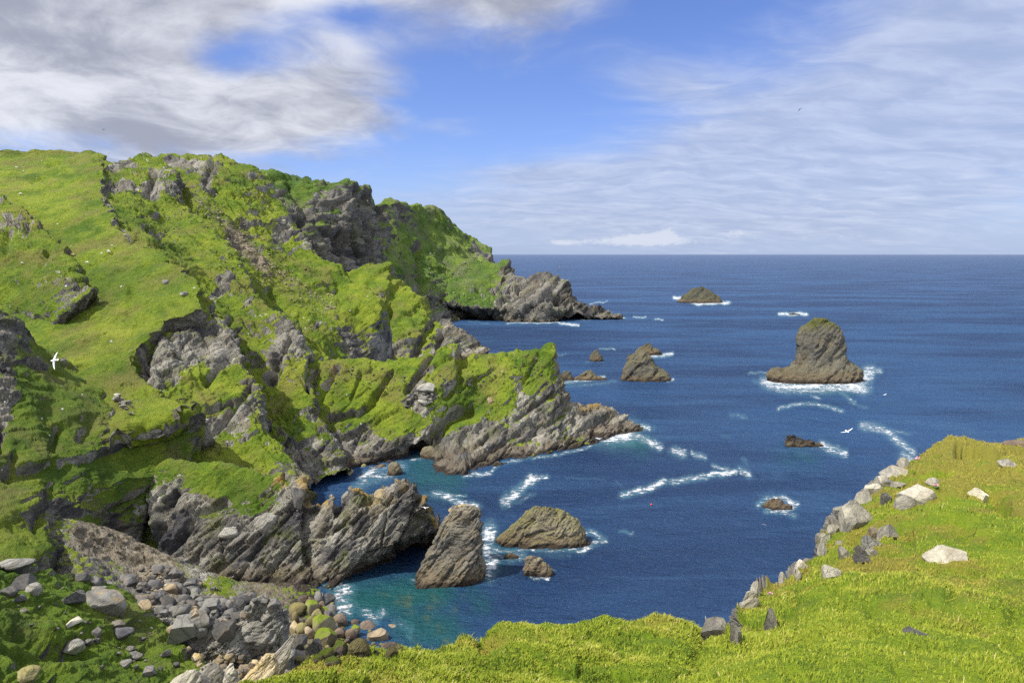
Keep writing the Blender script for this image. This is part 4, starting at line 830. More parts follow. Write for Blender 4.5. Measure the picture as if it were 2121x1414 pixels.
cp = nt.comb(nt.math('MULTIPLY', dx, inv), nt.math('MULTIPLY', dy, inv), 0.0)  # where the sight line meets the cloud deck
def blob(a0, e0, sa, se, rot=0.0):
    a = nt.math('SUBTRACT', azd, a0); e = nt.math('SUBTRACT', eld, e0)
    c_, s_ = math.cos(math.radians(rot)), math.sin(math.radians(rot))
    x = nt.math('DIVIDE', nt.math('ADD', nt.math('MULTIPLY', a, c_), nt.math('MULTIPLY', e, s_)), sa)
    y = nt.math('DIVIDE', nt.math('SUBTRACT', nt.math('MULTIPLY', e, c_), nt.math('MULTIPLY', a, s_)), se)
    r2 = nt.math('ADD', nt.math('MULTIPLY', x, x), nt.math('MULTIPLY', y, y))
    return nt.math('POWER', 2.718, nt.math('MULTIPLY', r2, -1.0))
def total(xs):
    t = xs[0]
    for x in xs[1:]: t = nt.math('ADD', t, x)
    return t
K = lambda x, k: nt.math('MULTIPLY', x, k)
# heavy bank on the left
wc = nt.vmath('ADD', cp, nt.vmath('MULTIPLY', nt.comb(nt.noise(cp, 1.3, 3), nt.noise(nt.vmath('ADD', cp, (5.0, 2.0, 0)), 1.3, 3), 0.0), (0.45, 0.45, 0)))
nA = nt.noise(nt.vmath('ADD', wc, (3.1, 1.7, 0)), 1.7, 9, 0.60, 0.2)
nA2 = nt.noise(nt.vmath('ADD', wc, (9.1, 4.7, 0)), 5.0, 7, 0.62, 0.2)
mA = total([K(blob(-31, 15, 15, 8, -14), .95), K(blob(-20, 11, 9, 4.5, -8), .55), K(blob(-14, 18.5, 16, 3.6, 0), .62), K(blob(2, 19.5, 10, 3.2), .42), K(blob(-20.5, 13.8, 4.6, 2.0, 12), -.72), K(blob(-12.5, 17.0, 4.5, 1.3, 6), -.45), K(blob(-45, 20, 12, 20), .6), K(blob(-12, 15, 4, 1.5, -30), .25), K(blob(-13, 11, 5, 2.2, 0), .35)])
cA = nt.sstep(0.55, 0.92, nt.math('ADD', K(mA, .62), nt.math('ADD', K(nA, .60), K(nA2, .28))))
# thin veil on the right
mp = nt.node('ShaderNodeMapping', None, Vector=wc, Rotation=(0, 0, .35), Scale=(1.0, 1.5, 1.0)).outputs[0]
nB = nt.noise(mp, 1.1, 9, 0.62, 0.3)
nB2 = nt.noise(nt.node('ShaderNodeMapping', None, Vector=wc, Rotation=(0, 0, .35), Scale=(1.0, 2.0, 1.0)).outputs[0], 4.2, 8, 0.62, 0.3)
mB = total([K(blob(32, 10, 15, 7.5, 18), 1.0), K(blob(19, 7, 14, 4.5, 8), .80), K(blob(12, 12.5, 5, 1.8, -16), .40), K(blob(8, 3.5, 18, 2.6), .75), K(blob(2, 6.2, 6, .9), .55), K(blob(34, 18, 10, 5), .55), K(blob(-5, 9.6, 2.6, .8), .35)])
cB = K(nt.sstep(0.42, 0.98, nt.math('ADD', K(mB, .62), nt.math('ADD', K(nB, .54), K(nB2, .30)))), .95)
# small cumulus on the horizon
nC = nt.noise(nt.comb(K(azd, 2.0), K(eld, 4.0), 2.0), 1.0, 8, 0.68)
mC = total([K(blob(10.5, 1.25, 2.6, .55), 1.1), K(blob(9, 1.0, 9, .42), .75), K(blob(12.0, 1.75, .7, .35), .8), K(blob(17.0, 1.6, 1.3, .4), .75), K(blob(4.0, .9, 1.2, .25), .6), K(blob(24, 1.3, 5, .5), .5)])
cC = nt.sstep(0.74, 1.08, nt.math('ADD', K(mC, .55), K(nC, .95)))
SKY_K = 0.142
blue = nt.node('ShaderNodeMix', dict(data_type='RGBA', blend_type='MULTIPLY')); nt.put(blue.inputs[0], 1.0)
nt.put(blue.inputs[6], sky.outputs[0]); blue.inputs[7].default_value = (0.38, 0.41, 0.60, 1)
shade = nt.math('ADD', K(nt.noise(nt.vmath('ADD', wc, (3.2, 1.55, 0)), 1.9, 8, 0.62, 0.2), 1.7), -.36)
cloudA = nt.mix(nt.sstep(0.25, 0.75, shade), (1.40, 1.47, 1.78), (3.05, 3.12, 3.35))
cloudB = nt.mix(nt.sstep(0.3, 0.8, nB2), (1.55, 1.85, 2.62), (2.35, 2.60, 3.25))
c = nt.mix(K(nt.math('POWER', 2.718, K(nt.math('MULTIPLY', eld, eld), -1 / 12.0)), .75), blue.outputs[2], (1.45, 1.90, 2.85))
c = nt.mix(K(cB, .9), c, cloudB)
c = nt.mix(K(cA, .95), c, cloudA)
# unseen bright cloud, added overhead and behind the path as fill light
cFill = nt.math('MAXIMUM', nt.sstep(0.15, -0.35, dy), nt.sstep(0.42, 0.70, dz))
c = nt.mix(K(cFill, nt.math('ADD', .58, K(nA, .4))), c, (4.6, 4.7, 5.0))
c = nt.mix(K(cC, .85), c, (2.6, 2.8, 3.25))
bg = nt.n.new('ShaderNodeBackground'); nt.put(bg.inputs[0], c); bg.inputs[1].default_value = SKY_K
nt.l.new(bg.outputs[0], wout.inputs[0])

# ------------------------------------------------------------------ camera and picture
cd = bpy.data.cameras.new('camera'); co = bpy.data.objects.new('camera', cd); COL.objects.link(co)
cd.sensor_width = 36.0; cd.lens = 36.0 * F / 2121.0; cd.clip_start = 0.1; cd.clip_end = 800000
co.location = CAM; co.rotation_euler = (math.pi / 2 - PITCH, 0, 0)
SC.camera = co
vsn = SC.view_settings; SC.display_settings.display_device = 'sRGB'
vsn.view_transform = 'Standard'; vsn.look = 'None'; vsn.gamma = 1; vsn.exposure = 0.95; vsn.use_curve_mapping = False
SC.cycles.use_denoising = False
SC.cycles.sample_clamp_direct = 2.5; SC.cycles.sample_clamp_indirect = 2.5
SC.cycles.max_bounces = 5; SC.cycles.diffuse_bounces = 3; SC.cycles.glossy_bounces = 2
# ------------------------------------------------------------------ rocks standing in the sea and on the land
def loft_mesh(lobes, name, mat, yc, s, seed, amp=1.0, sea=True, px=1.5, warp=.24):
    """lobes: (levels [(v, uL, uR)] from foot to top, depth ratio, depth shift, exponent); one mesh about the foot's centre"""
    VV, FF, TT = [], [], []; n0 = 0; org = None
    for lv, ratio, shift, expo in lobes:
        y = yc + shift
        C, Rx = [], []
        for k, (v, a, b) in enumerate(lv):
            A, B = W(a, v, y), W(b, v, y)
            C.append((A + B) / 2); Rx.append(abs(B[0] - A[0]) / 2)
        C = np.array(C); Rx = np.array(Rx)
        if sea: C[:, 2] += -C[0, 2] if lv is lobes[0][0] else 0
        if org is None: org = np.array([C[0][0], C[0][1], 0.0 if sea else C[0][2]])
        low = C[0] - np.array([0, 0, 3.0 if sea else Rx[0] * .5])
        C = np.vstack([low, C, C[-1] + np.array([0, 0, Rx[-1] * .22])]); Rx = np.concatenate([[Rx[0] * 1.06], Rx, [Rx[-1] * 0.08]])
        Ry = Rx * ratio * np.linspace(1.0, 0.85, len(Rx))
        hgt = np.concatenate([[0], np.cumsum(np.linalg.norm(np.diff(C, axis=0), axis=1) + np.abs(np.diff(Rx)) + .01)])
        unit = y / F * px * 2.07
        nl = int(np.clip(hgt[-1] / unit, 16, 160)); nt_ = int(np.clip(4.5 * Rx.max() / unit, 28, 320))
        q = np.linspace(0, hgt[-1], nl)
        c = pchip(hgt, C, q); rx = pchip(hgt, Rx[:, None], q)[:, 0]; ry = pchip(hgt, Ry[:, None], q)[:, 0]
        th = np.linspace(0, 2 * math.pi, nt_ + 1)
        ct, st_ = np.cos(th), np.sin(th)
        ex = 2.0 / expo
        ux = np.sign(ct) * np.abs(ct) ** ex; uy = np.sign(st_) * np.abs(st_) ** ex
        G = np.stack([c[:, None, 0] + rx[:, None] * ux, c[:, None, 1] + ry[:, None] * uy, np.repeat(c[:, 2:3], len(th), 1)], -1)
        N = grid_normals(G)
        mid = N[nl // 2, 0]
        if mid[0] < 0: N = -N
        P = G.reshape(-1, 3); n = N.reshape(-1, 3)
        Pw = P + np.stack([fbm(P / (s * 1.4), 3, seed), fbm(P / (s * 1.4), 3, seed + 1), fbm(P / (s * 1.4), 3, seed + 2)], 1) * s * warp
        dsp, tone = rock_disp(P, s, seed + 9, amp)
        Pn = Pw + n * dsp[:, None]
        Pn = Pn.reshape(nl, len(th), 3); Pn[:, -1] = Pn[:, 0]
        VV.append(Pn.reshape(-1, 3)); FF.append(grid_faces(nl, len(th)) + n0); n0 += nl * len(th)
    V = np.vstack(VV)
    zput(V, np.tile([0, 0, 1.0], (len(V), 1)))
    o = mesh_from(name, V - org, np.vstack(FF), mat, True)
    o.location = org
    return o

def sea_rock(name, label, cat, lobes, mat, s, seed, amp=1.0, group=None, px=1.4):
    v0 = max(l[0][0][0] for l in lobes); l0 = lobes[0][0][0]
    d0 = W(0.5 * (l0[1] + l0[2]), v0)[1]
    ry = abs(W(l0[1], v0, d0)[0] - W(l0[2], v0, d0)[0]) / 2 * lobes[0][1]
    o = loft_mesh(lobes, name, mat, d0 + ry, s, seed, amp, True, px)
    return tag(o, label, cat, group)

SR = 'rocks standing in the sea'
sea_rock('sea_stack', 'tall blunt sea stack with mossy top on a broad brown reef shelf', 'sea stack',
    [([(795,1587,1778),(786,1588,1776),(778,1596,1768),(770,1628,1758),(764,1648,1750)], .42, 0, 2.6),
     ([(786,1644,1781),(770,1643,1779),(755,1647,1766),(742,1649,1756),(725,1650,1750),(706,1651,1747),(694,1654,1744),(684,1659,1739),(675,1668,1732),(667,1682,1724),(660,1694,1714)], .75, 6, 2.5)], M['stackm'], 5.0, 401, .85, SR)
sea_rock('islet', 'peaked skerry far out, ringed by white surf', 'islet', [([(628,1404,1495),(622,1408,1492),(614,1416,1484),(607,1426,1478),(600,1436,1462),(597,1442,1456)], .6, 0, 2.3), ([(622,1458,1494),(612,1464,1484),(606,1470,1478)], .9, -1, 2.4)], M['islet_far'], 5, 411, 1.6, SR)
sea_rock('islet', 'double peaked tan crag leaning over dark water, left of the tall stack', 'islet',
    [([(791,1286,1388),(782,1287,1386),(768,1290,1371),(756,1296,1362),(745,1304,1352),(736,1314,1341),(729,1324,1334)], .6, 0, 2.4),
     ([(780,1287,1330),(760,1289,1320),(746,1296,1316),(733,1303,1311)], .8, 2, 2.3)], M['islet'], 5.5, 421, .9, SR)
sea_rock('islet', 'low green topped wedge of rock just behind the tan crag', 'islet', [([(736,1312,1373),(729,1319,1366),(720,1331,1353),(713,1340,1346)], .6, 0, 2.3)], M['islet_far'], 4, 431, .9, SR)
sea_rock('islet', 'small rounded rock alone in calm blue water', 'islet', [([(749,1219,1249),(741,1221,1247),(733,1226,1242),(726,1232,1237)], .8, 0, 2.4)], M['islet'], 3.5, 441, .8, SR)
sea_rock('reef', 'low split reef poking past the end of the middle headland', 'reef',
    [([(787,1163,1187),(779,1164,1186),(771,1166,1184)], .8, 0, 3), ([(788,1180,1258),(781,1190,1246),(774,1204,1230),(769,1211,1222)], .35, 1, 2.3)], M['islet'], 3.2, 451, .9, SR)
sea_rock('reef', 'long dark weedy reef with surf at its right end', 'reef', [([(926,1627,1708),(919,1628,1700),(911,1630,1668),(905,1634,1648)], .3, 0, 2.5)], M['reef'], 2.4, 461, 1.0, SR)
sea_rock('reef', 'dark rock awash inside a ring of white foam', 'reef', [([(1056,1578,1640),(1048,1585,1630),(1039,1594,1614)], .6, 0, 2.2)], M['reef'], 1.8, 471, 1.2, SR)
sea_rock('rock_stack', 'leaning grey block with flat yellow cap and shaded right side', 'rock stack',
    [([(1204,862,1000),(1188,868,1002),(1170,879,1002),(1150,887,1000),(1130,895,998),(1110,906,998),(1092,917,998),(1080,925,997),(1070,930,996),(1061,936,994)], .5, 0, 4.5),
     ([(1210,858,986),(1194,876,984),(1176,895,976),(1158,912,955)], .3, -3.0, 2.4)], M['stack_near'], 3.6, 481, .9, SR, 1.2)
sea_rock('islet', 'broad humped islet streaked with green, surf on both ends', 'islet', [([(1137,1028,1216),(1126,1034,1214),(1111,1046,1211),(1097,1060,1205),(1083,1078,1192),(1073,1092,1172),(1065,1104,1150)], .38, 0, 2.6)], M['islet_near'], 3.4, 491, .75, SR, 1.2)
sea_rock('rock', 'small tan rock low in the water before the humped islet', 'rock', [([(1196,1084,1147),(1186,1083,1146),(1172,1086,1132),(1160,1093,1112)], .5, 0, 2.4)], M['stack_near'], 1.6, 501, 1.0, SR, 1.2)
sea_rock('rock', 'squat boulder standing in the inlet left of the middle headland', 'rock', [([(985,801,833),(975,802,831),(966,807,827),(959,812,821)], .8, 0, 2.6)], M['islet'], 2.2, 511, .7, SR)
sea_rock('rock', 'olive brown rock wedged in the cleft of the middle headland', 'rock', [([(950,870,905),(940,872,903),(929,880,898)], .8, 0, 2.8)], M['islet'], 2.2, 521, .8, SR)
sea_rock('rock', 'dark pinnacle touching the right end of the front cliff', 'rock', [([(1102,894,914),(1090,897,913),(1076,901,912),(1066,904,910)], .8, 0, 2.6)], M['islet'], 1.6, 531, .8, SR)
sea_rock('rock', 'tiny rock awash in foam beside the humped islet', 'rock', [([(1158,1044,1073),(1151,1050,1066)], .6, 0, 2.2)], M['reef'], 1.2, 541, .8, SR)
sea_rock('reef', 'low dark ledge off the point of the far headland', 'reef', [([(658,1248,1286),(655,1252,1276),(652,1262,1268)], .3, 0, 2.2)], M['islet_far'], 4, 551, .8, SR)
sea_rock('reef', 'breaking reef hidden in a short line of surf beyond the stack', 'reef', [([(652,1632,1656),(650,1638,1650)], .3, 0, 2.2)], M['islet_far'], 4, 561, .6, SR)

# ------------------------------------------------------------------ loose stones
def rock_shape(seed, sub=3, planes=14, rough=0.10, lo=.55, hi=.9):
    import bmesh
    bm = bmesh.new(); bmesh.ops.create_icosphere(bm, subdivisions=sub, radius=1.0)
    V = np.array([v.co[:] for v in bm.verts]); Fc = np.array([[v.index for v in f.verts] for f in bm.faces]); bm.free()
    r = np.random.default_rng(seed)
    for _ in range(planes):
        n = r.normal(size=3); n /= np.linalg.norm(n); c = r.uniform(lo, hi)
        t = V @ n - c; V = V - np.where(t > 0, t, 0)[:, None] * n
    nr = V / np.linalg.norm(V, axis=1, keepdims=True)
    V = V + nr * (rough * fbm(V * 1.3 + seed, 3, seed) + rough * .45 * fbm(V * 5 + seed, 3, seed + 3))[:, None]
    V -= (V.max(0) + V.min(0)) / 2
    return V / (np.abs(V).max(0)), Fc
STONE = {}
def stone_mesh(kind, var, fine=False):
    key = (kind, var, fine)
    if key not in STONE:
        rnd = kind in ('mossy', 'olive', 'brown')
        V, Fc = rock_shape(900 + var * 7 + (50 if rnd else 0), 5 if fine else 3, 11 if rnd else 10, .05 if not rnd else .07, .38 if not rnd else .58, .78 if not rnd else .90)
        o = mesh_from('stone', V, Fc, M[kind], rnd)
        STONE[key] = o.data; bpy.data.objects.remove(o)
    return STONE[key]
def stone(u, v, wp, hp, kind, label, cat='stone', group=None, d=None, roll=0.0, deep=0.8, var=None, name='stone', sink=0.25, fine=None):
    if d is None:
        P, n = hit(u, v + hp * 0.30); d = P[1]
    rs = random.Random(int(u * 7 + v * 13))
    var = rs.randrange(8) if var is None else var
    fine = (wp * hp > 900) if fine is None else fine
    o = bpy.data.objects.new(name, stone_mesh(kind, var, fine)); COL.objects.link(o)
    r = ray(u, v); slant = np.linalg.norm(r) / r[1]
    k = d / F * slant * 0.93
    a, c = wp / 2 * k, hp / 2 * k
    down = hp * sink
    o.location = W(u, v + down * .5, d)
    # the frame faces the path: x across, y away, z up, then rolled
    yaw = math.atan2(-r[0], r[1])
    flip = rs.choice((0, math.pi))
    o.rotation_euler = (Matrix.Rotation(yaw, 3, 'Z') @ Matrix.Rotation(-math.radians(roll), 3, 'Y') @ Matrix.Rotation(flip, 3, 'Z')).to_euler()
    o.scale = (a * 1.04, max(a, c) * deep, c * (1 + sink) * 1.04)
    return tag(o, label, cat, group)

# boulder shore of the cove
BG = 'boulders on the shore of the cove'
for a in [
    (672,1294,44,46,'mossy','large green slimed boulder at the surf edge'), (675,1321,44,38,'mossy','bright yellow green round boulder below the largest green one'),
    (704,1283,30,26,'brown','dark wet brown boulder between green boulder and surf'), (764,1299,34,26,'brown','dark angular boulder at the far edge of the shore boulders'),
    (782,1318,42,34,'tan','tan angular boulder near the water, right part of the shore'), (810,1305,28,24,'tan','light brown boulder farthest right before the surf'),
    (808,1338,36,24,'brown','brown low boulder at the water edge just above the near turf'), (831,1328,12,15,'brown','small brown stone alone in the shallows'),
    (649,1341,36,42,'darkst','upright dark grey boulder beside the yellow green one'), (617,1328,38,36,'darkst','dark grey boulder behind the tip of the pale slab'),
    (744,1342,42,40,'olive','olive pyramid boulder just above the near turf'), (705,1345,30,34,'mossy','yellow green pointed boulder low on the shore'),
    (645,1257,30,28,'mossy','yellow green block at the top of the boulder shore'), (617,1260,34,24,'olive','olive slab under the cliff corner'),
    (660,1240,16,30,'darkst','narrow grey boulder standing near the surf top'), (679,1242,32,24,'darkst','slanting grey slab by the surf below the cliff'),
    (683,1260,26,16,'darkst','low wet slab at the surf below the slanting slab'), (632,1239,24,16,'ochre','yellowish stone tucked below the cliff foot'),
    (612,1277,14,24,'olive','narrow olive stone beside the dark outcrop'), (644,1288,20,26,'olive','egg shaped olive boulder left of the large green one'),
    (624,1303,26,28,'olive','rounded olive boulder above the dark grey pair'), (640,1310,22,26,'ochre','yellow brown boulder left of the bright green one'),
    (727,1311,22,22,'brown','small dark boulder in the middle of the shore'), (703,1309,22,18,'brown','small wet brown boulder right of the bright green one'),
    (609,1300,16,28,'ochre','tan stone leaning on the dark outcrop'), (675,1352,30,20,'mossy','flat green stone at the edge of the near turf'),
    (690,1368,30,18,'mossy','yellow green stone half hidden by the near turf'), (625,1358,34,18,'darkst','dark stone low behind the pale slab'), (660,1232,18,12,'grey','small grey stone by the cliff foot'),
    (735,1290,20,16,'brown','small dark stone at the surf line')]:
    stone(*a[:5], a[5], 'boulder', BG, name='boulder')

def in_poly(u, v, poly):
    c = False; j = len(poly) - 1
    for i in range(len(poly)):
        (xi, yi), (xj, yj) = poly[i], poly[j]
        if (yi > v) != (yj > v) and u < (xj - xi) * (v - yi) / (yj - yi) + xi: c = not c
        j = i
    return c
def fill(poly, n, lo, hi, kinds, label, cat, group, asp=(.55, .9), name='stone', sd=1, power=2.0, dmin=0, **kw):
    rs = random.Random(sd); xs = [p[0] for p in poly]; ys = [p[1] for p in poly]; k = 0; tries = 0
    while k < n and tries < n * 40:
        tries += 1
        u, v = rs.uniform(min(xs), max(xs)), rs.uniform(min(ys), max(ys))
        if not in_poly(u, v, poly) or (dmin and min(hit(u, v)[0][1], hit(u, v + 9)[0][1]) < dmin): continue
        w = lo + (hi - lo) * rs.random() ** power
        kd = rs.choice(kinds)
        stone(u, v, w, w * rs.uniform(*asp), kd, label[kd] if isinstance(label, dict) else label, cat, group, name=name, roll=rs.uniform(-28, 28), **kw); k += 1

fill([(602,1225),(650,1222),(690,1232),(692,1262),(722,1290),(800,1292),(845,1325),(830,1350),(640,1372),(602,1372),(600,1300)], 80, 9, 24, ['olive','mossy','brown','darkst','brown','olive'],
     {'olive':'small olive stone packed among the shore boulders', 'mossy':'small green slimed stone packed among the shore boulders', 'brown':'small dark brown stone packed among the shore boulders', 'darkst':'small dark grey stone packed among the shore boulders'}, 'boulder', 'small stones between the shore boulders', (.6, 1.0), 'boulder', 3)

stone(958, 1053, 60, 15, 'ochre', 'flat yellow lichened slab capping the leaning block in the water', 'stone', None, d=float(ZP[int(1075/2), int(962/2)][1]) if ZD[int(1075/2), int(962/2)] < 1e8 else 158.0, var=3, deep=.6, sink=.3)

# dark outcrop in the middle of the cove
def land_rock(name, label, cat, lobes, mat, s, seed, amp=1.0, d=None, group=None, px=1.2, warp=.38):
    l0 = lobes[0][0][0]
    if d is None:
        P, n = hit(0.5 * (l0[1] + l0[2]), l0[0]); d = P[1]
    ry = abs(W(l0[1], l0[0], d)[0] - W(l0[2], l0[0], d)[0]) / 2 * lobes[0][1]
    return tag(loft_mesh(lobes, name, mat, d + ry * .6, s, seed, amp, False, px, warp), label, cat, group)
land_rock('rock_outcrop', 'big blue grey outcrop with slanting cracks amid the cove debris', 'outcrop',
    [([(1372,500,600),(1345,478,606),(1318,462,605),(1290,478,602),(1266,505,597),(1248,530,592),(1236,552,584)], .45, 0, 2.8),
     ([(1362,415,520),(1340,400,515),(1318,415,500),(1300,430,478)], .5, -2, 2.5)], M['grey'], 3.2, 601, .9)
land_rock('rock_outcrop', 'dark block with tan left edge at the lower end of the debris', 'outcrop', [([(1350,372,448),(1328,378,448),(1304,388,446),(1288,400,440),(1280,412,432)], .6, 0, 3.0)], M['darkst'], 1.6, 611, 1.0)
TALUS = [(250,1185),(330,1165),(420,1212),(560,1236),(590,1250),(540,1262),(480,1300),(440,1290),(400,1330),(365,1315),(300,1255)]
TG = 'fallen blocks below the front cliff'
for a in [(353,1218,24,18,'tan','reddish tan block lying among grey debris'), (385,1300,58,42,'slate','large grey block beside the turf slope, lower debris'), (465,1300,44,36,'darkst','big angular dark block on the left of the outcrop'),
          (505,1240,40,20,'darkst','dark flat block under the cliff foot'), (345,1244,34,26,'darkst','dark upright block in the middle of the debris'), (440,1255,42,26,'slate','grey leaning slab in the middle of the debris'),
          (415,1278,46,28,'slate','broad grey slab below the leaning slab'), (300,1240,34,18,'tan','tan flat slab at the upper left of the debris'), (480,1272,30,22,'darkst','dark triangular block near the outcrop'), (372,1262,40,22,'slate','flat pale grey slab in the lower debris')]:
    stone(*a[:5], a[5], 'block', TG, name='fallen_block', roll=random.uniform(-20, 20))
fill(TALUS, 150, 8, 30, ['slate','darkst','darkst','slate','slate','tan'], {'slate':'grey angular block in the fallen debris', 'darkst':'dark angular block in the fallen debris', 'tan':'tan angular block in the fallen debris'}, 'block', 'small fallen blocks below the front cliff', (.45, .85), 'fallen_block', 5, 1.6)
fill([(270,1185),(330,1178),(375,1205),(340,1225),(290,1215)], 40, 5, 13, ['tan','tan','pale'], {'tan':'reddish brown shard at the top of the debris', 'pale':'pale shard at the top of the debris'}, 'shard', 'brown shards below the earth hollow', (.45, .8), 'stone', 6)
fill([(380,1335),(440,1348),(520,1358),(575,1352),(560,1392),(420,1398),(390,1370)], 60, 8, 24, ['tan','ochre','tan','grey'], {'tan':'tan stone in the heap behind the pale slab', 'ochre':'yellow brown stone in the heap behind the pale slab', 'grey':'grey stone in the heap behind the pale slab'}, 'stone', 'tan stones behind the pale slab', (.5, .85), 'stone', 8)
fill([(640,1000),(700,985),(750,965),(800,968),(770,985),(735,1000),(700,1014),(655,1032)], 50, 8, 26, ['mossy','brown','darkst','olive','brown'],
     {'mossy':'green slimed boulder in the inlet behind the front cliff', 'brown':'wet brown boulder in the inlet behind the front cliff', 'darkst':'dark boulder in the inlet behind the front cliff', 'olive':'olive boulder in the inlet behind the front cliff'}, 'boulder', 'boulders in the inlet behind the front cliff', (.6, .9), 'boulder', 9, dmin=190)

# stones on the slope at the lower left
LG = 'stones on the lower left turf slope'
for a in [(211,1246,92,50,'darklich','long dark block with orange lichen on its right face'), (153,1234,46,30,'grey','grey block set left of the long orange block'), (50,1207,46,36,'darkst','dark wedge of rock high on the turf slope'),
          (70,1219,32,24,'grey','tan faced stone right under the dark wedge'), (173,1192,32,18,'grey','pale stone at the brow of the turf slope'), (34,1164,70,20,'grey','long grey slab at the left edge of the picture'),
          (198,1205,22,28,'darkst','upright dark stone at the brow right of the pale one'), (150,1287,40,14,'pale','pale flat stone in the middle of the turf slope'), (244,1292,32,14,'grey','grey flat stone above the dark rounded one'),
          (257,1309,42,22,'darkst','dark rounded stone lying on the turf'), (152,1338,44,24,'grey','grey stone at the lip of the dark earth bank'), (277,1357,38,14,'grey','grey flat stone low on the turf slope'), (262,1372,24,16,'grey','bluish grey stone under the flat one'),
          (343,1351,24,16,'darkst','dark stone at the right edge of the turf slope'), (310,1390,30,22,'darkst','dark low stone near the bottom of the turf slope'), (18,1225,34,20,'grey','grey stone below the long slab'), (40,1238,26,16,'darkst','dark stone half sunk below the dark wedge'),
          (180,1330,26,14,'grey','small grey stone right of the earth bank stone'), (200,1310,20,24,'darkst','dark upright stone in the middle of the turf'), (50,1262,16,10,'grey','small stone on the left of the turf'), (270,1340,20,10,'grey','thin grey stone above the low flat stone'),
          (365,1376,16,12,'darkst','small dark stone near the pale rocks'), (60,1395,46,30,'olive','olive stained stone at the foot of the earth bank'), (205,1219,30,16,'pale','pale stone lying on the long orange block')]:
    stone(a[0], a[1], a[2] * .82, a[3] * .82, a[4], a[5], 'stone', LG, roll=random.uniform(-14, 14))
fill([(20,1200),(200,1215),(270,1260),(350,1340),(330,1400),(200,1380),(120,1320),(10,1280)], 34, 5, 13, ['grey','darkst','grey'], {'grey':'small grey stone scattered on the lower left turf', 'darkst':'small dark stone scattered on the lower left turf'}, 'stone', 'small stones on the lower left turf', (.4, .7), 'stone', 12)

# stone slides in the green slopes
fill([(236,815),(262,822),(290,855),(275,860),(245,835)], 16, 5, 14, ['pale','grey'], {'pale':'pale stone of the small slide on the green ramp', 'grey':'grey stone of the small slide on the green ramp'}, 'stone', 'stones of the slide on the green ramp', (.45, .7), 'stone', 14)
fill([(820,815),(905,795),(900,835),(850,850)], 26, 5, 20, ['grey','grey','grey'], {'grey':'grey slab in the rubble on the middle headland', 'pale':'pale slab in the rubble on the middle headland'}, 'slab', 'slabs in the rubble of the middle headland', (.4, .7), 'stone', 15)
for a in [(882,801,40,16,'grey','broad flat slab in the rubble of the middle headland'), (1016,829,12,16,'ochre','orange lichened stone sitting on the middle headland'), (343,583,12,9,'grey','round grey stone on the tip of the green ramp'), (381,607,15,7,'grey','flat grey stone at the right edge of the green ramp'),
          (555,1076,52,34,'grey','triangular olive grey slab perched high on the front cliff'), (472,1100,36,18,'grey','pale tilted slab on the face of the front cliff'), (630,987,12,14,'ochre','small yellow block on the top corner of the front cliff'), (787,1022,24,20,'ochre','yellow block perched on the crest of the front cliff'),
          (618,1025,26,36,'grey','pale upright panel of rock near the cliff top corner'), (128,748,16,12,'grey','grey stone on the slope beside the flying gull'), (586,458,12,8,'white','white stone on the ridge below the dark cliff')]:
    stone(*a[:5], a[5], 'stone', None, roll=8, sink=.35, deep=.5)

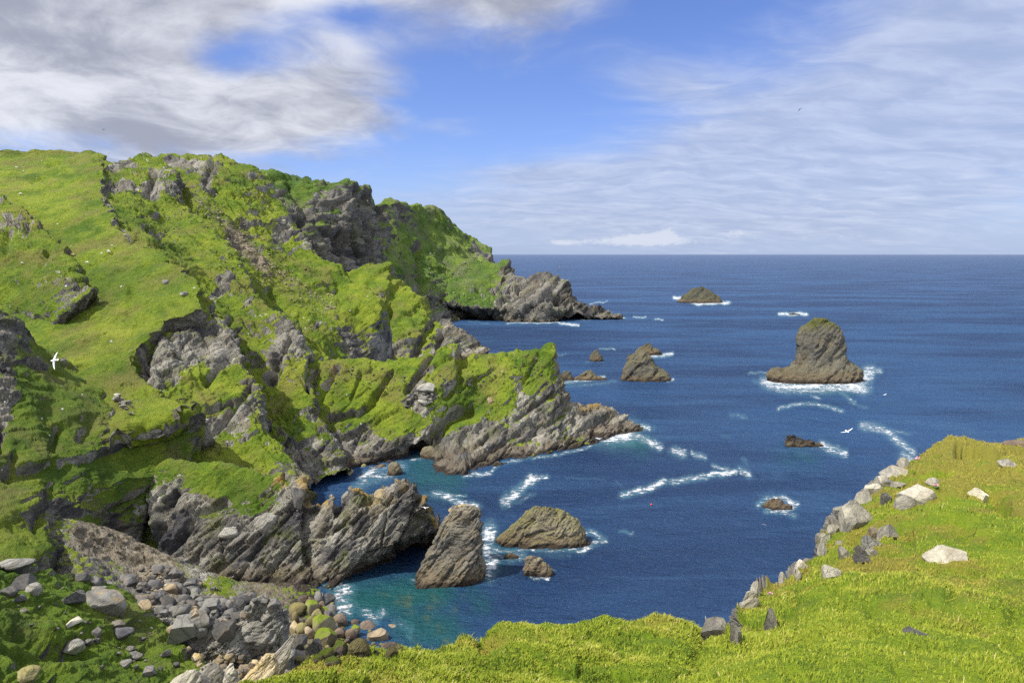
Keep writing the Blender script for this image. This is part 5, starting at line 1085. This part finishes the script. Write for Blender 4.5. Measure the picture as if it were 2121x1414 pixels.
# stones along the edge of the near turf on the right
EG = 'stones along the near cliff edge'
for a in [(1773,1072,62,62,'pale','biggest boulder on the near cliff edge, overhanging a dark hollow',None,8,2), (1743,1057,32,20,'pale','flat stone left of the biggest edge boulder',None,5), (1792,1031,38,34,'pale','rounded stone above the biggest edge boulder',None,0), (1808,1014,32,26,'pale','stone higher along the edge above the rounded one',None,0),
          (1832,998,36,24,'pale','pale stone on the edge below the long grey one',None,0), (1850,976,50,24,'pale','long pale grey stone near the top of the edge',None,0), (1900,1026,64,36,'pale','large slab on the turf with a pointed left corner',None,10), (1873,1042,40,32,'pale','pale slab tucked under the large pointed slab',None,-20),
          (2024,1022,34,20,'white','whitish stone alone on the turf high on the right',None,-15), (1956,1147,72,32,'white','flat white stone lying in the middle of the right turf',None,4), (1839,1104,36,30,'pale','pinkish grey stone right of the dark hollow',None,-10), (1807,1126,42,22,'grey','grey stones block below the dark hollow',None,-15),
          (1806,1143,22,18,'pale','small pale stone under the dark hollow',None,30), (1750,1146,22,30,'pale','upright pale stone below the orange lichen',None,15), (1726,1094,22,20,'pale','round pale stone left of the overhang',None,0), (1697,1112,18,24,'pale','leaning stone at the outermost edge',None,-15),
          (1709,1111,16,26,'pale','thin leaning stone beside the outermost one',None,-20), (1703,1138,18,28,'pale','lichened stone low on the outer edge',None,5), (1658,1172,22,24,'white','bright stone on the lower edge above the turf notch',None,-20), (1654,1192,14,24,'white','narrow white stone below the bright one',None,0),
          (1621,1198,14,26,'white','white stone standing on the edge left of the notch',None,10), (1564,1221,20,34,'pale','upright pointed stone above the tall slab',None,0), (1580,1214,26,18,'pale','stone beside the upright pointed one',None,0), (1598,1284,26,54,'pale','tall narrow stone standing in the turf behind the slab',None,12),
          (1486,1300,62,32,'pale','low slab at the foot of the edge where a gull passes',None,12), (1524,1316,24,56,'pale','leaning grey slab at the lower end of the edge',None,8), (2039,940,52,26,'grey','grey stone under the peat lip at the far top',None,0), (1932,997,24,14,'pale','small stone in the brown moss high on the right',None,0),
          (1722,1184,36,24,'pale','stones heap at the lower edge of the turf',None,0), (1780,1141,30,24,'darkst','dark block in the hollow under the big boulder',None,0), (1784,1157,32,16,'grey','grey block at the bottom of the hollow',None,0), (1812,1104,26,26,'ochre','orange lichened stone right under the big boulder',None,0), (1765,1112,34,34,'ochre','yellow lichened face under the big boulder',None,0),
          (1809,1313,22,9,'white','small pale stone at the start of the bare streak',None,0), (1900,1308,46,7,'grey','thin grey stone bedded in the bare streak of turf',None,0), (2085,958,30,14,'pale','pale stone right of the peat lip',None,-20), (1870,958,22,20,'pale','lichened stone near the thrift at the edge top',None,0), (1672,1163,18,14,'pale','small stone on the edge above the notch',None,0), (1740,1126,18,16,'pale','small stone left of the orange lichen',None,0), (1860,1003,26,14,'pale','stone in the moss behind the edge',None,0), (1836,1032,22,22,'grey','grey stone bedded in grass behind the edge',None,0)]:
    stone(*a[:5], a[5], 'stone', EG, d=a[6], roll=a[7], name='edge_stone', sink=.5, fine=True, var=a[8] if len(a) > 8 else None)
land_rock('rock_slab', 'tall pale slab standing on the lower near edge', 'slab', [([(1320,1505,1572),(1292,1518,1574),(1262,1532,1572),(1240,1541,1566),(1226,1546,1560)], .4, 0, 3.0)], M['pale'], .6, 621, .3, d=12.6, warp=.2, group=EG)

# pale rocks right below the path
PG = 'pale rocks at the bottom of the picture'
land_rock('rock_slab', 'tall pointed pale slab leaning right, bottom of the picture', 'slab', [([(1450,486,590),(1414,518,584),(1388,536,590),(1360,560,598),(1338,582,606),(1322,598,612),(1315,604,612)], .38, 0, 2.4)], M['pale'], .22, 631, .16, d=5.75, warp=.12, group=PG)
land_rock('rock_slab', 'ochre lichened rock leaning on the pointed pale slab', 'slab', [([(1450,455,566),(1414,488,566),(1390,515,574),(1368,540,576),(1352,554,570)], .45, -.22, 2.6)], M['ochre'], .2, 641, .3, d=5.65, warp=.15, group=PG)
land_rock('rock', 'pale rounded rock at the very bottom left of the slab', 'rock', [([(1440,338,440),(1414,352,432),(1398,366,420),(1388,378,408)], .6, 0, 2.6)], M['pale'], .2, 651, .3, d=5.6, warp=.2, group=PG)
land_rock('rock', 'cracked pale rock between rounded rock and slab', 'rock', [([(1410,408,462),(1392,412,460),(1378,424,450),(1372,430,442)], .6, 0, 2.4)], M['pale'], .18, 661, .3, d=5.9, warp=.2, group=PG)
land_rock('rock', 'pale wedge of rock left of the ochre one', 'rock', [([(1412,460,500),(1394,464,496),(1380,472,488),(1373,476,484)], .7, 0, 2.2)], M['pale'], .15, 671, .3, d=5.8, warp=.2, group=PG)
stone(822, 1358, 50, 14, 'pale', 'flat grey stone at the lip of the near turf', 'stone', d=6.9, sink=.2, fine=True)
stone(872, 1365, 10, 9, 'white', 'small white stone at the lip of the near turf', 'stone', d=6.7, fine=True)
stone(2005, 926, 60, 22, 'brown', 'dark overhanging peat lip at the far top of the turf', 'peat bank', d=46, sink=.2, fine=True, name='peat_bank')
stone(2105, 920, 44, 16, 'brown', 'brown peat lump at the right edge of the turf', 'peat bank', d=47, sink=.2, fine=True, name='peat_bank')

# the long band of debris on the hillside and other litter nobody could count
BV, BF = rock_shape(77, 1, 6, .1)
def debris(name, label, lines, n, wid, lo, hi, mat, sd):
    rs = np.random.default_rng(sd); VV, FF = [], []; n0 = 0
    seg = [(a, b) for pl in lines for a, b in zip(pl[:-1], pl[1:])]
    ln = np.array([math.hypot(b[0] - a[0], b[1] - a[1]) for a, b in seg]); pr = ln / ln.sum()
    for _ in range(n):
        a, b = seg[rs.choice(len(seg), p=pr)]; t = rs.random()
        u = a[0] + (b[0] - a[0]) * t + rs.normal() * wid; v = a[1] + (b[1] - a[1]) * t + rs.normal() * wid * .8
        P, nn = hit(u, v, 1); d = P[1]
        q = (lo + (hi - lo) * rs.random() ** 2.5) * d / F / 2
        R = np.array(Euler((rs.normal() * .35, rs.normal() * .35, rs.uniform(0, 6.28))).to_matrix())
        VV.append((BV * np.array([q * 1.5, q, q * .5])) @ R.T + P); FF.append(BF + n0); n0 += len(BV)
    o = mesh_from(name, np.vstack(VV), np.vstack(FF), mat, False)
    return tag(o, label, None, None, 'stuff')
debris('scree', 'band of brown grey stone debris down the hillside', [[(395,388),(430,430),(470,465),(510,500),(545,540),(600,580),(650,610),(690,640)], [(480,490),(540,555),(570,590)]], 600, 18, 1.2, 4.2, M['scree'], 31)
debris('scree', 'pale stones strewn over the upper slopes and ridges', [[(330,440),(420,560)], [(440,500),(500,560)], [(480,360),(560,440)], [(340,420),(345,470)], [(560,630),(640,680)], [(860,560),(950,560)], [(880,600),(960,625)], [(1010,620),(1080,650)]], 600, 26, 1.2, 3.6, M['grey'], 33)
debris('rubble', 'small rubble over the lower cliff ledges and cove floor', [[(190,1130),(300,1190),(420,1240),(560,1260)], [(660,770),(900,800),(1130,760)], [(590,1010),(620,1090)], [(420,1110),(520,1080)], [(380,1350),(560,1380)]], 600, 20, 1.5, 5.0, M['grey'], 35)
# ------------------------------------------------------------------ grass, flowers, sheep and birds
def blades(n, sd, long=1.0, thin=1.0, straw=0.0):
    G, N, rm = TOPS[0]
    nr, nc = G.shape[:2]
    rs = np.random.default_rng(sd)
    U, V, Wd = project(G)
    ok = (rm < 0.6)
    i = rs.uniform(0, nr - 1.001, n * 3); j = rs.uniform(0, nc - 1.001, n * 3)
    a, b = i.astype(int), j.astype(int); fa, fb = (i - a)[:, None], (j - b)[:, None]
    P = G[a, b] * (1 - fa) * (1 - fb) + G[a + 1, b] * fa * (1 - fb) + G[a, b + 1] * (1 - fa) * fb + G[a + 1, b + 1] * fa * fb
    nn = N[a, b]; u, v, w = project(P)
    # clumping: turf grows thicker in some spots
    cl = fbm(P / 0.35, 3, 501)
    keep = ok[a, b] & (u > -60) & (u < 2180) & (v < 1440) & (nn[:, 2] > 0.25) & (w < 60) & (rs.random(len(P)) < 0.55 + cl * .8)
    P, nn, w = P[keep][:n], nn[keep][:n], w[keep][:n]
    m = len(P)
    tuft = np.clip(.75 + 1.1 * fbm(P / .9, 3, 505), .35, 2.0)
    L = (0.016 + 0.0024 * w) * tuft * long * rs.uniform(.5, 1.5, m); wd_ = thin * (0.0020 + 0.00042 * w) * rs.uniform(.6, 1.3, m)
    th = rs.uniform(0, 2 * math.pi, m)
    lean = np.stack([np.cos(th), np.sin(th), np.zeros(m)], 1) * rs.uniform(.2, 1.1, m)[:, None] + np.array([.35, .1, 0])
    up = np.array([0, 0, .8]) + nn * .5
    side = np.stack([-np.sin(th + 1.2), np.cos(th + 1.2), np.zeros(m)], 1) * wd_[:, None]
    mid = P + (up * .55 + lean * .22) * L[:, None]; tip = P + (up * .8 + lean * .75) * L[:, None]
    base = P - nn * .01
    VV = np.stack([base - side, base + side, mid + side * .7, mid - side * .7, tip], 1).reshape(-1, 3)
    k = np.arange(m)[:, None] * 5
    FF = np.concatenate([k + np.array([[0, 1, 2]]), k + np.array([[0, 2, 3]]), k + np.array([[3, 2, 4]])])
    tn = np.repeat(np.clip(rs.random(m) + straw, 0, 1.9), 5)
    hgt = np.tile([0, 0, .6, .6, 1.0], m)
    return VV, FF, tn, hgt
m, nt, bs, out = new_mat('grass blades')
p = nt.pos(); tn = nt.attr('tone'); ht = nt.attr('height')
big = nt.noise(p, 0.35, 5, 0.7); n2 = nt.noise(p, 1.1, 5, 0.65)
t = nt.math('ADD', nt.math('MULTIPLY', tn, .55), nt.math('SUBTRACT', nt.math('MULTIPLY', n2, 1.3), .42))
gc = nt.ramp(t, [(0.10, (0.065, 0.115, 0.006)), (0.4, (0.160, 0.215, 0.012)), (0.7, (0.25, 0.285, 0.022)), (0.92, (0.36, 0.35, 0.06)), (1.0, (0.50, 0.44, 0.17))])
gc = nt.mix(nt.math('MULTIPLY', nt.sstep(0.57, 0.71, nt.math('ADD', big, nt.math('MULTIPLY', nt.sep(p)[1], .27 / 45))), .75), gc, (0.27, 0.21, 0.04))
nt.put(bs.inputs['Base Color'], gc)
nrm = nt.vmath('NORMALIZE', nt.vmath('ADD', nt.vmath('SCALE', nt.n.new('ShaderNodeNewGeometry').outputs['Normal'], None), (0, 0, 1.1)))
for nd in nt.n:
    if nd.type == 'VECT_MATH' and nd.operation == 'SCALE': nd.inputs['Scale'].default_value = .45
nt.put(bs.inputs['Normal'], nrm)
M['grass'] = m
VV, FF, tn_, hg_ = blades(300000, 5)
V2, F2_, t2, h2 = blades(7000, 9, 1.6, .7, .75)           # stray straw stalks standing above the turf
FF = np.concatenate([FF, F2_ + len(VV)]); VV = np.vstack([VV, V2]); tn_ = np.concatenate([tn_, t2]); hg_ = np.concatenate([hg_, h2])
go = mesh_from('grass', VV, FF, m, False, dict(tone=tn_, height=hg_))
tag(go, 'short green and straw coloured turf grass on the near cliff top', None, None, 'stuff')

def thrift(u, v, px, label, d=None):
    P, n = hit(u, v); d = d or P[1]
    r = px / 2 * d / F
    e = bpy.data.objects.new('thrift_clump', None); COL.objects.link(e); e.location = W(u, v, d); e.empty_display_size = .05
    tag(e, label, 'flowers', 'clumps of pink thrift')
    V, Fc = rock_shape(55, 3, 3, .12, .9, 1.0); mesh_from('cushion', V * np.array([r, r, r * .55]), Fc, M['stem'], True, None, e)
    rs = np.random.default_rng(int(u)); A, B = [], []; n0 = 0; V1, F1 = rock_shape(56, 1, 0, .02)
    for k in range(16):
        th, q = rs.uniform(0, 6.28), math.sqrt(rs.random()) * r * .95
        c = np.array([math.cos(th) * q, math.sin(th) * q, r * (.55 + .35 * rs.random())])
        A.append(V1 * r * .17 + c); B.append(F1 + n0); n0 += len(V1)
    mesh_from('flower_heads', np.vstack(A), np.vstack(B), M['pink'], True, None, e)
thrift(1531, 1318, 12, 'pink thrift clump beside the leaning slab, low on the edge'); thrift(1902, 955, 18, 'pink thrift clump near the top of the stony edge', 41)
thrift(1938, 1008, 12, 'pink thrift clump in the brown moss'); thrift(858, 1366, 8, 'tiny pink thrift by the white stone at the turf lip', 6.7); thrift(1595, 1232, 12, 'pink thrift clump behind the upright pointed stone')

def body_mesh(name, joints, edges, radii, mat, sub=1):
    me = bpy.data.meshes.new(name); me.from_pydata(joints, edges, []); me.update()
    o = bpy.data.objects.new(name, me); COL.objects.link(o); me.materials.append(mat)
    sk = o.modifiers.new('skin', 'SKIN'); sk.use_smooth_shade = True
    for v, r in zip(me.skin_vertices[0].data, radii): v.radius = r if isinstance(r, tuple) else (r, r)
    me.skin_vertices[0].data[0].use_root = True
    if sub:
        sb = o.modifiers.new('sub', 'SUBSURF'); sb.levels = sub; sb.render_levels = sub
    return o
# a grazing sheep: rump, back, chest, neck, head down; hind leg with hock, front leg with wrist
SJ = [(-.42,0,.62),(0,0,.66),(.36,0,.64),(.55,0,.56),(.70,0,.36),(.82,0,.22),
      (-.44,.13,.50),(-.38,.14,.34),(-.50,.14,.22),(-.47,.14,.02), (-.44,-.13,.50),(-.38,-.14,.34),(-.50,-.14,.22),(-.47,-.14,.02),
      (.36,.12,.46),(.36,.13,.24),(.36,.13,.02), (.36,-.12,.46),(.36,-.13,.24),(.36,-.13,.02), (-.58,0,.56),(-.62,0,.40)]
SE = [(0,1),(1,2),(2,3),(3,4),(4,5),(0,6),(6,7),(7,8),(8,9),(0,10),(10,11),(11,12),(12,13),(2,14),(14,15),(15,16),(2,17),(17,18),(18,19),(0,20),(20,21)]
SRD = [.24,.29,.25,.15,.105,.055, .13,.075,.045,.04, .13,.075,.045,.04, .10,.05,.04, .10,.05,.04, .06,.04]
sheep0 = None
for k, (u, v, px, head, lab) in enumerate([(225,521,8.5,1,'white sheep grazing lowest on the green ramp, the largest of the flock'), (181,544,8,-1,'white sheep grazing left of the lowest one'), (232,509,5,1,'small sheep just above the lowest one'),
        (43,402,7,-1,'sheep grazing by the brow of the rocky knoll'), (34,347,5.5,1,'sheep high on the pasture near the skyline, far left'), (46,545,5.5,1,'sheep on the knoll face among rocks'), (225,317,4.5,-1,'tiny sheep on the skyline'), (152,527,4.5,1,'small sheep near the gully left of the flock')]):
    P, n = hit(u, v + px * .25)
    if sheep0 is None: o = sheep0 = body_mesh('sheep', SJ, SE, SRD, M['wool'], 1)
    else: o = sheep0.copy(); COL.objects.link(o)
    sc_ = px * P[1] / F / 1.35
    o.location = P; o.scale = (sc_,) * 3; o.rotation_euler = (0, 0, (0 if head > 0 else math.pi) + random.uniform(-.4, .4))
    tag(o, lab, 'sheep', 'sheep grazing on the green hillside')

def bird_mesh(name, mb, mw, flap=.10):
    """fulmar like bird, 1.1 m across: tapering body, long stiff swept wings, fanned tail; one body mesh with bill and wing parts of its own colour"""
    rings = [(.235,.006,.004),(.215,.022,.0),(.19,.036,.004),(.165,.042,.006),(.135,.040,.003),(.09,.055,-.004),(.02,.068,-.008),(-.06,.058,-.004),(-.13,.036,.0),(-.18,.022,.002)]
    V, Fc = [], []; ns = 12
    for x, r, zc in rings:
        for k in range(ns):
            a = 2 * math.pi * k / ns; V.append((x, math.cos(a) * r, zc + math.sin(a) * r * .92))
    for i in range(len(rings) - 1):
        for k in range(ns):
            k2 = (k + 1) % ns; Fc.append((i * ns + k, i * ns + k2, (i + 1) * ns + k2, (i + 1) * ns + k))
    # tail fan
    b = len(V)
    for zt in (.005, -.005):
        V += [(-.15,-.026,zt),(-.15,.026,zt),(-.29,.062,zt),(-.305,0,zt),(-.29,-.062,zt)]
    Fc += [(b, b+1, b+3, b+4), (b+1, b+2, b+3, b+1), (b+5, b+9, b+8, b+6), (b+6, b+8, b+7, b+6)]
    body_f = len(Fc)
    for s in (-1, 1):
        st = [(.03,.095,-.065,.022,.012),(.16,.105,-.055,.018,flap*.35),(.30,.085,-.050,.013,flap*.62),(.43,.040,-.060,.008,flap*.8),(.52,-.020,-.075,.004,flap*.9),(.555,-.065,-.08,.002,flap*.95)]
        b = len(V)
        for (y, lead, trail, th, zz) in st:
            V += [(lead, s*y, zz), ((lead*.6+trail*.4), s*y, zz + th/2), (trail, s*y, zz), ((lead*.6+trail*.4), s*y, zz - th/2)]
        for i in range(len(st) - 1):
            for k in range(4):
                k2 = (k + 1) % 4; q = (b + i*4 + k, b + i*4 + k2, b + (i+1)*4 + k2, b + (i+1)*4 + k); Fc.append(q if s < 0 else q[::-1])
        Fc.append(tuple(b + (len(st)-1)*4 + k for k in range(4)))
    me = bpy.data.meshes.new(name); me.from_pydata(V, [], [tuple(dict.fromkeys(f)) for f in Fc]); me.update()
    me.materials.append(mb); me.materials.append(mw)
    for i, pl in enumerate(me.polygons):
        pl.use_smooth = True; pl.material_index = 1 if i >= body_f else 0
    return me
BM = {}
def bird(u, v, d, head, wing, mb, mw, label, cat='gull', flap=.10, size=1.0, name='gull'):
    """head and wing: directions (right, up, away) seen from the path"""
    key = (mb, mw, flap)
    if key not in BM: BM[key] = bird_mesh('bird', M[mb], M[mw], flap)
    o = bpy.data.objects.new(name, BM[key]); COL.objects.link(o)
    Rt, Up, Fw = Vector((1, 0, 0)), Vector((0, SP, CP)), Vector((0, CP, -SP))
    X = (Rt * head[0] + Up * head[1] + Fw * head[2]).normalized(); Y = Rt * wing[0] + Up * wing[1] + Fw * wing[2]
    Y = (Y - X * X.dot(Y)).normalized(); Z = X.cross(Y)
    o.matrix_world = Matrix.Translation(Vector(W(u, v, d))) @ Matrix((X, Y, Z)).transposed().to_4x4() @ Matrix.Scale(size, 4)
    bl = bpy.data.meshes.new('bill'); bl.from_pydata([(.225,.011,.003),(.225,-.011,.003),(.225,0,.014),(.27,0,-.004)], [], [(0,1,2),(0,3,1),(1,3,2),(2,3,0)]); bl.materials.append(M['bill'])
    b = bpy.data.objects.new('bill', bl); COL.objects.link(b); b.parent = o
    return tag(o, label, cat, 'seabirds in flight')
bird(112, 746, 42, (-1, -.15, .2), (.28, 1, .3), 'gullwhite', 'gullwhite', 'white gull gliding with spread wings before the left cliff')
bird(1755, 893, 60, (.1, -.25, -1), (1, .36, 0), 'gullwhite', 'gullwhite', 'pale gull gliding over the sea above the dark reef')
bird(880, 1051, 82, (.5, -.2, -.8), (.9, -.2, .5), 'gullwhite', 'gullwhite', 'small white gull flying before the end of the front cliff')
bird(1466, 1293, 34, (-.6, -.5, .5), (-.4, .9, .2), 'gullwhite', 'gullgrey', 'gull with grey raised wing passing the lower edge of the turf', flap=.25, size=.75)
bird(1160, 553, 62, (-.25, -.2, -.9), (.28, 1, 0), 'gullgrey', 'gullgrey', 'grey fulmar banking steeply above the far headland', 'fulmar')
bird(1656, 227, 170, (-.2, .7, .6), (.6, .6, -.4), 'birddark', 'birddark', 'tiny dark bird high in the sky on the right', 'bird', .2, name='bird')
bird(215, 268, 170, (.2, 0, 1), (1, .05, 0), 'birddark', 'birddark', 'tiny dark bird gliding under the grey cloud on the left', 'bird', name='bird')
bird(428, 868, 120, (.7, .1, .5), (.5, .2, -.8), 'gullwhite', 'gullwhite', 'distant white gull before the rocky spur', size=.8)
# bird(1352, 655, 260, (.1, -.2, -1), (1, -.2, 0), 'gullwhite', 'gullwhite', 'distant gull low over the sea right of the far headland')
bird(1833, 817, 150, (.3, -.2, -1), (1, .3, 0), 'gullwhite', 'gullwhite', 'distant gull skimming the sea below the right of the tall stack', size=.9)

# a lobster pot float
fl = bpy.data.objects.new('float', stone_mesh('buoy', 90, True) if 'buoy' in M else None); COL.objects.link(fl)
fl.location = W(1349, 1045) + np.array([0, 0, .12]); fl.scale = (.3, .3, .26); tag(fl, 'red fishing float on the open water right of the long foam streak', 'float')
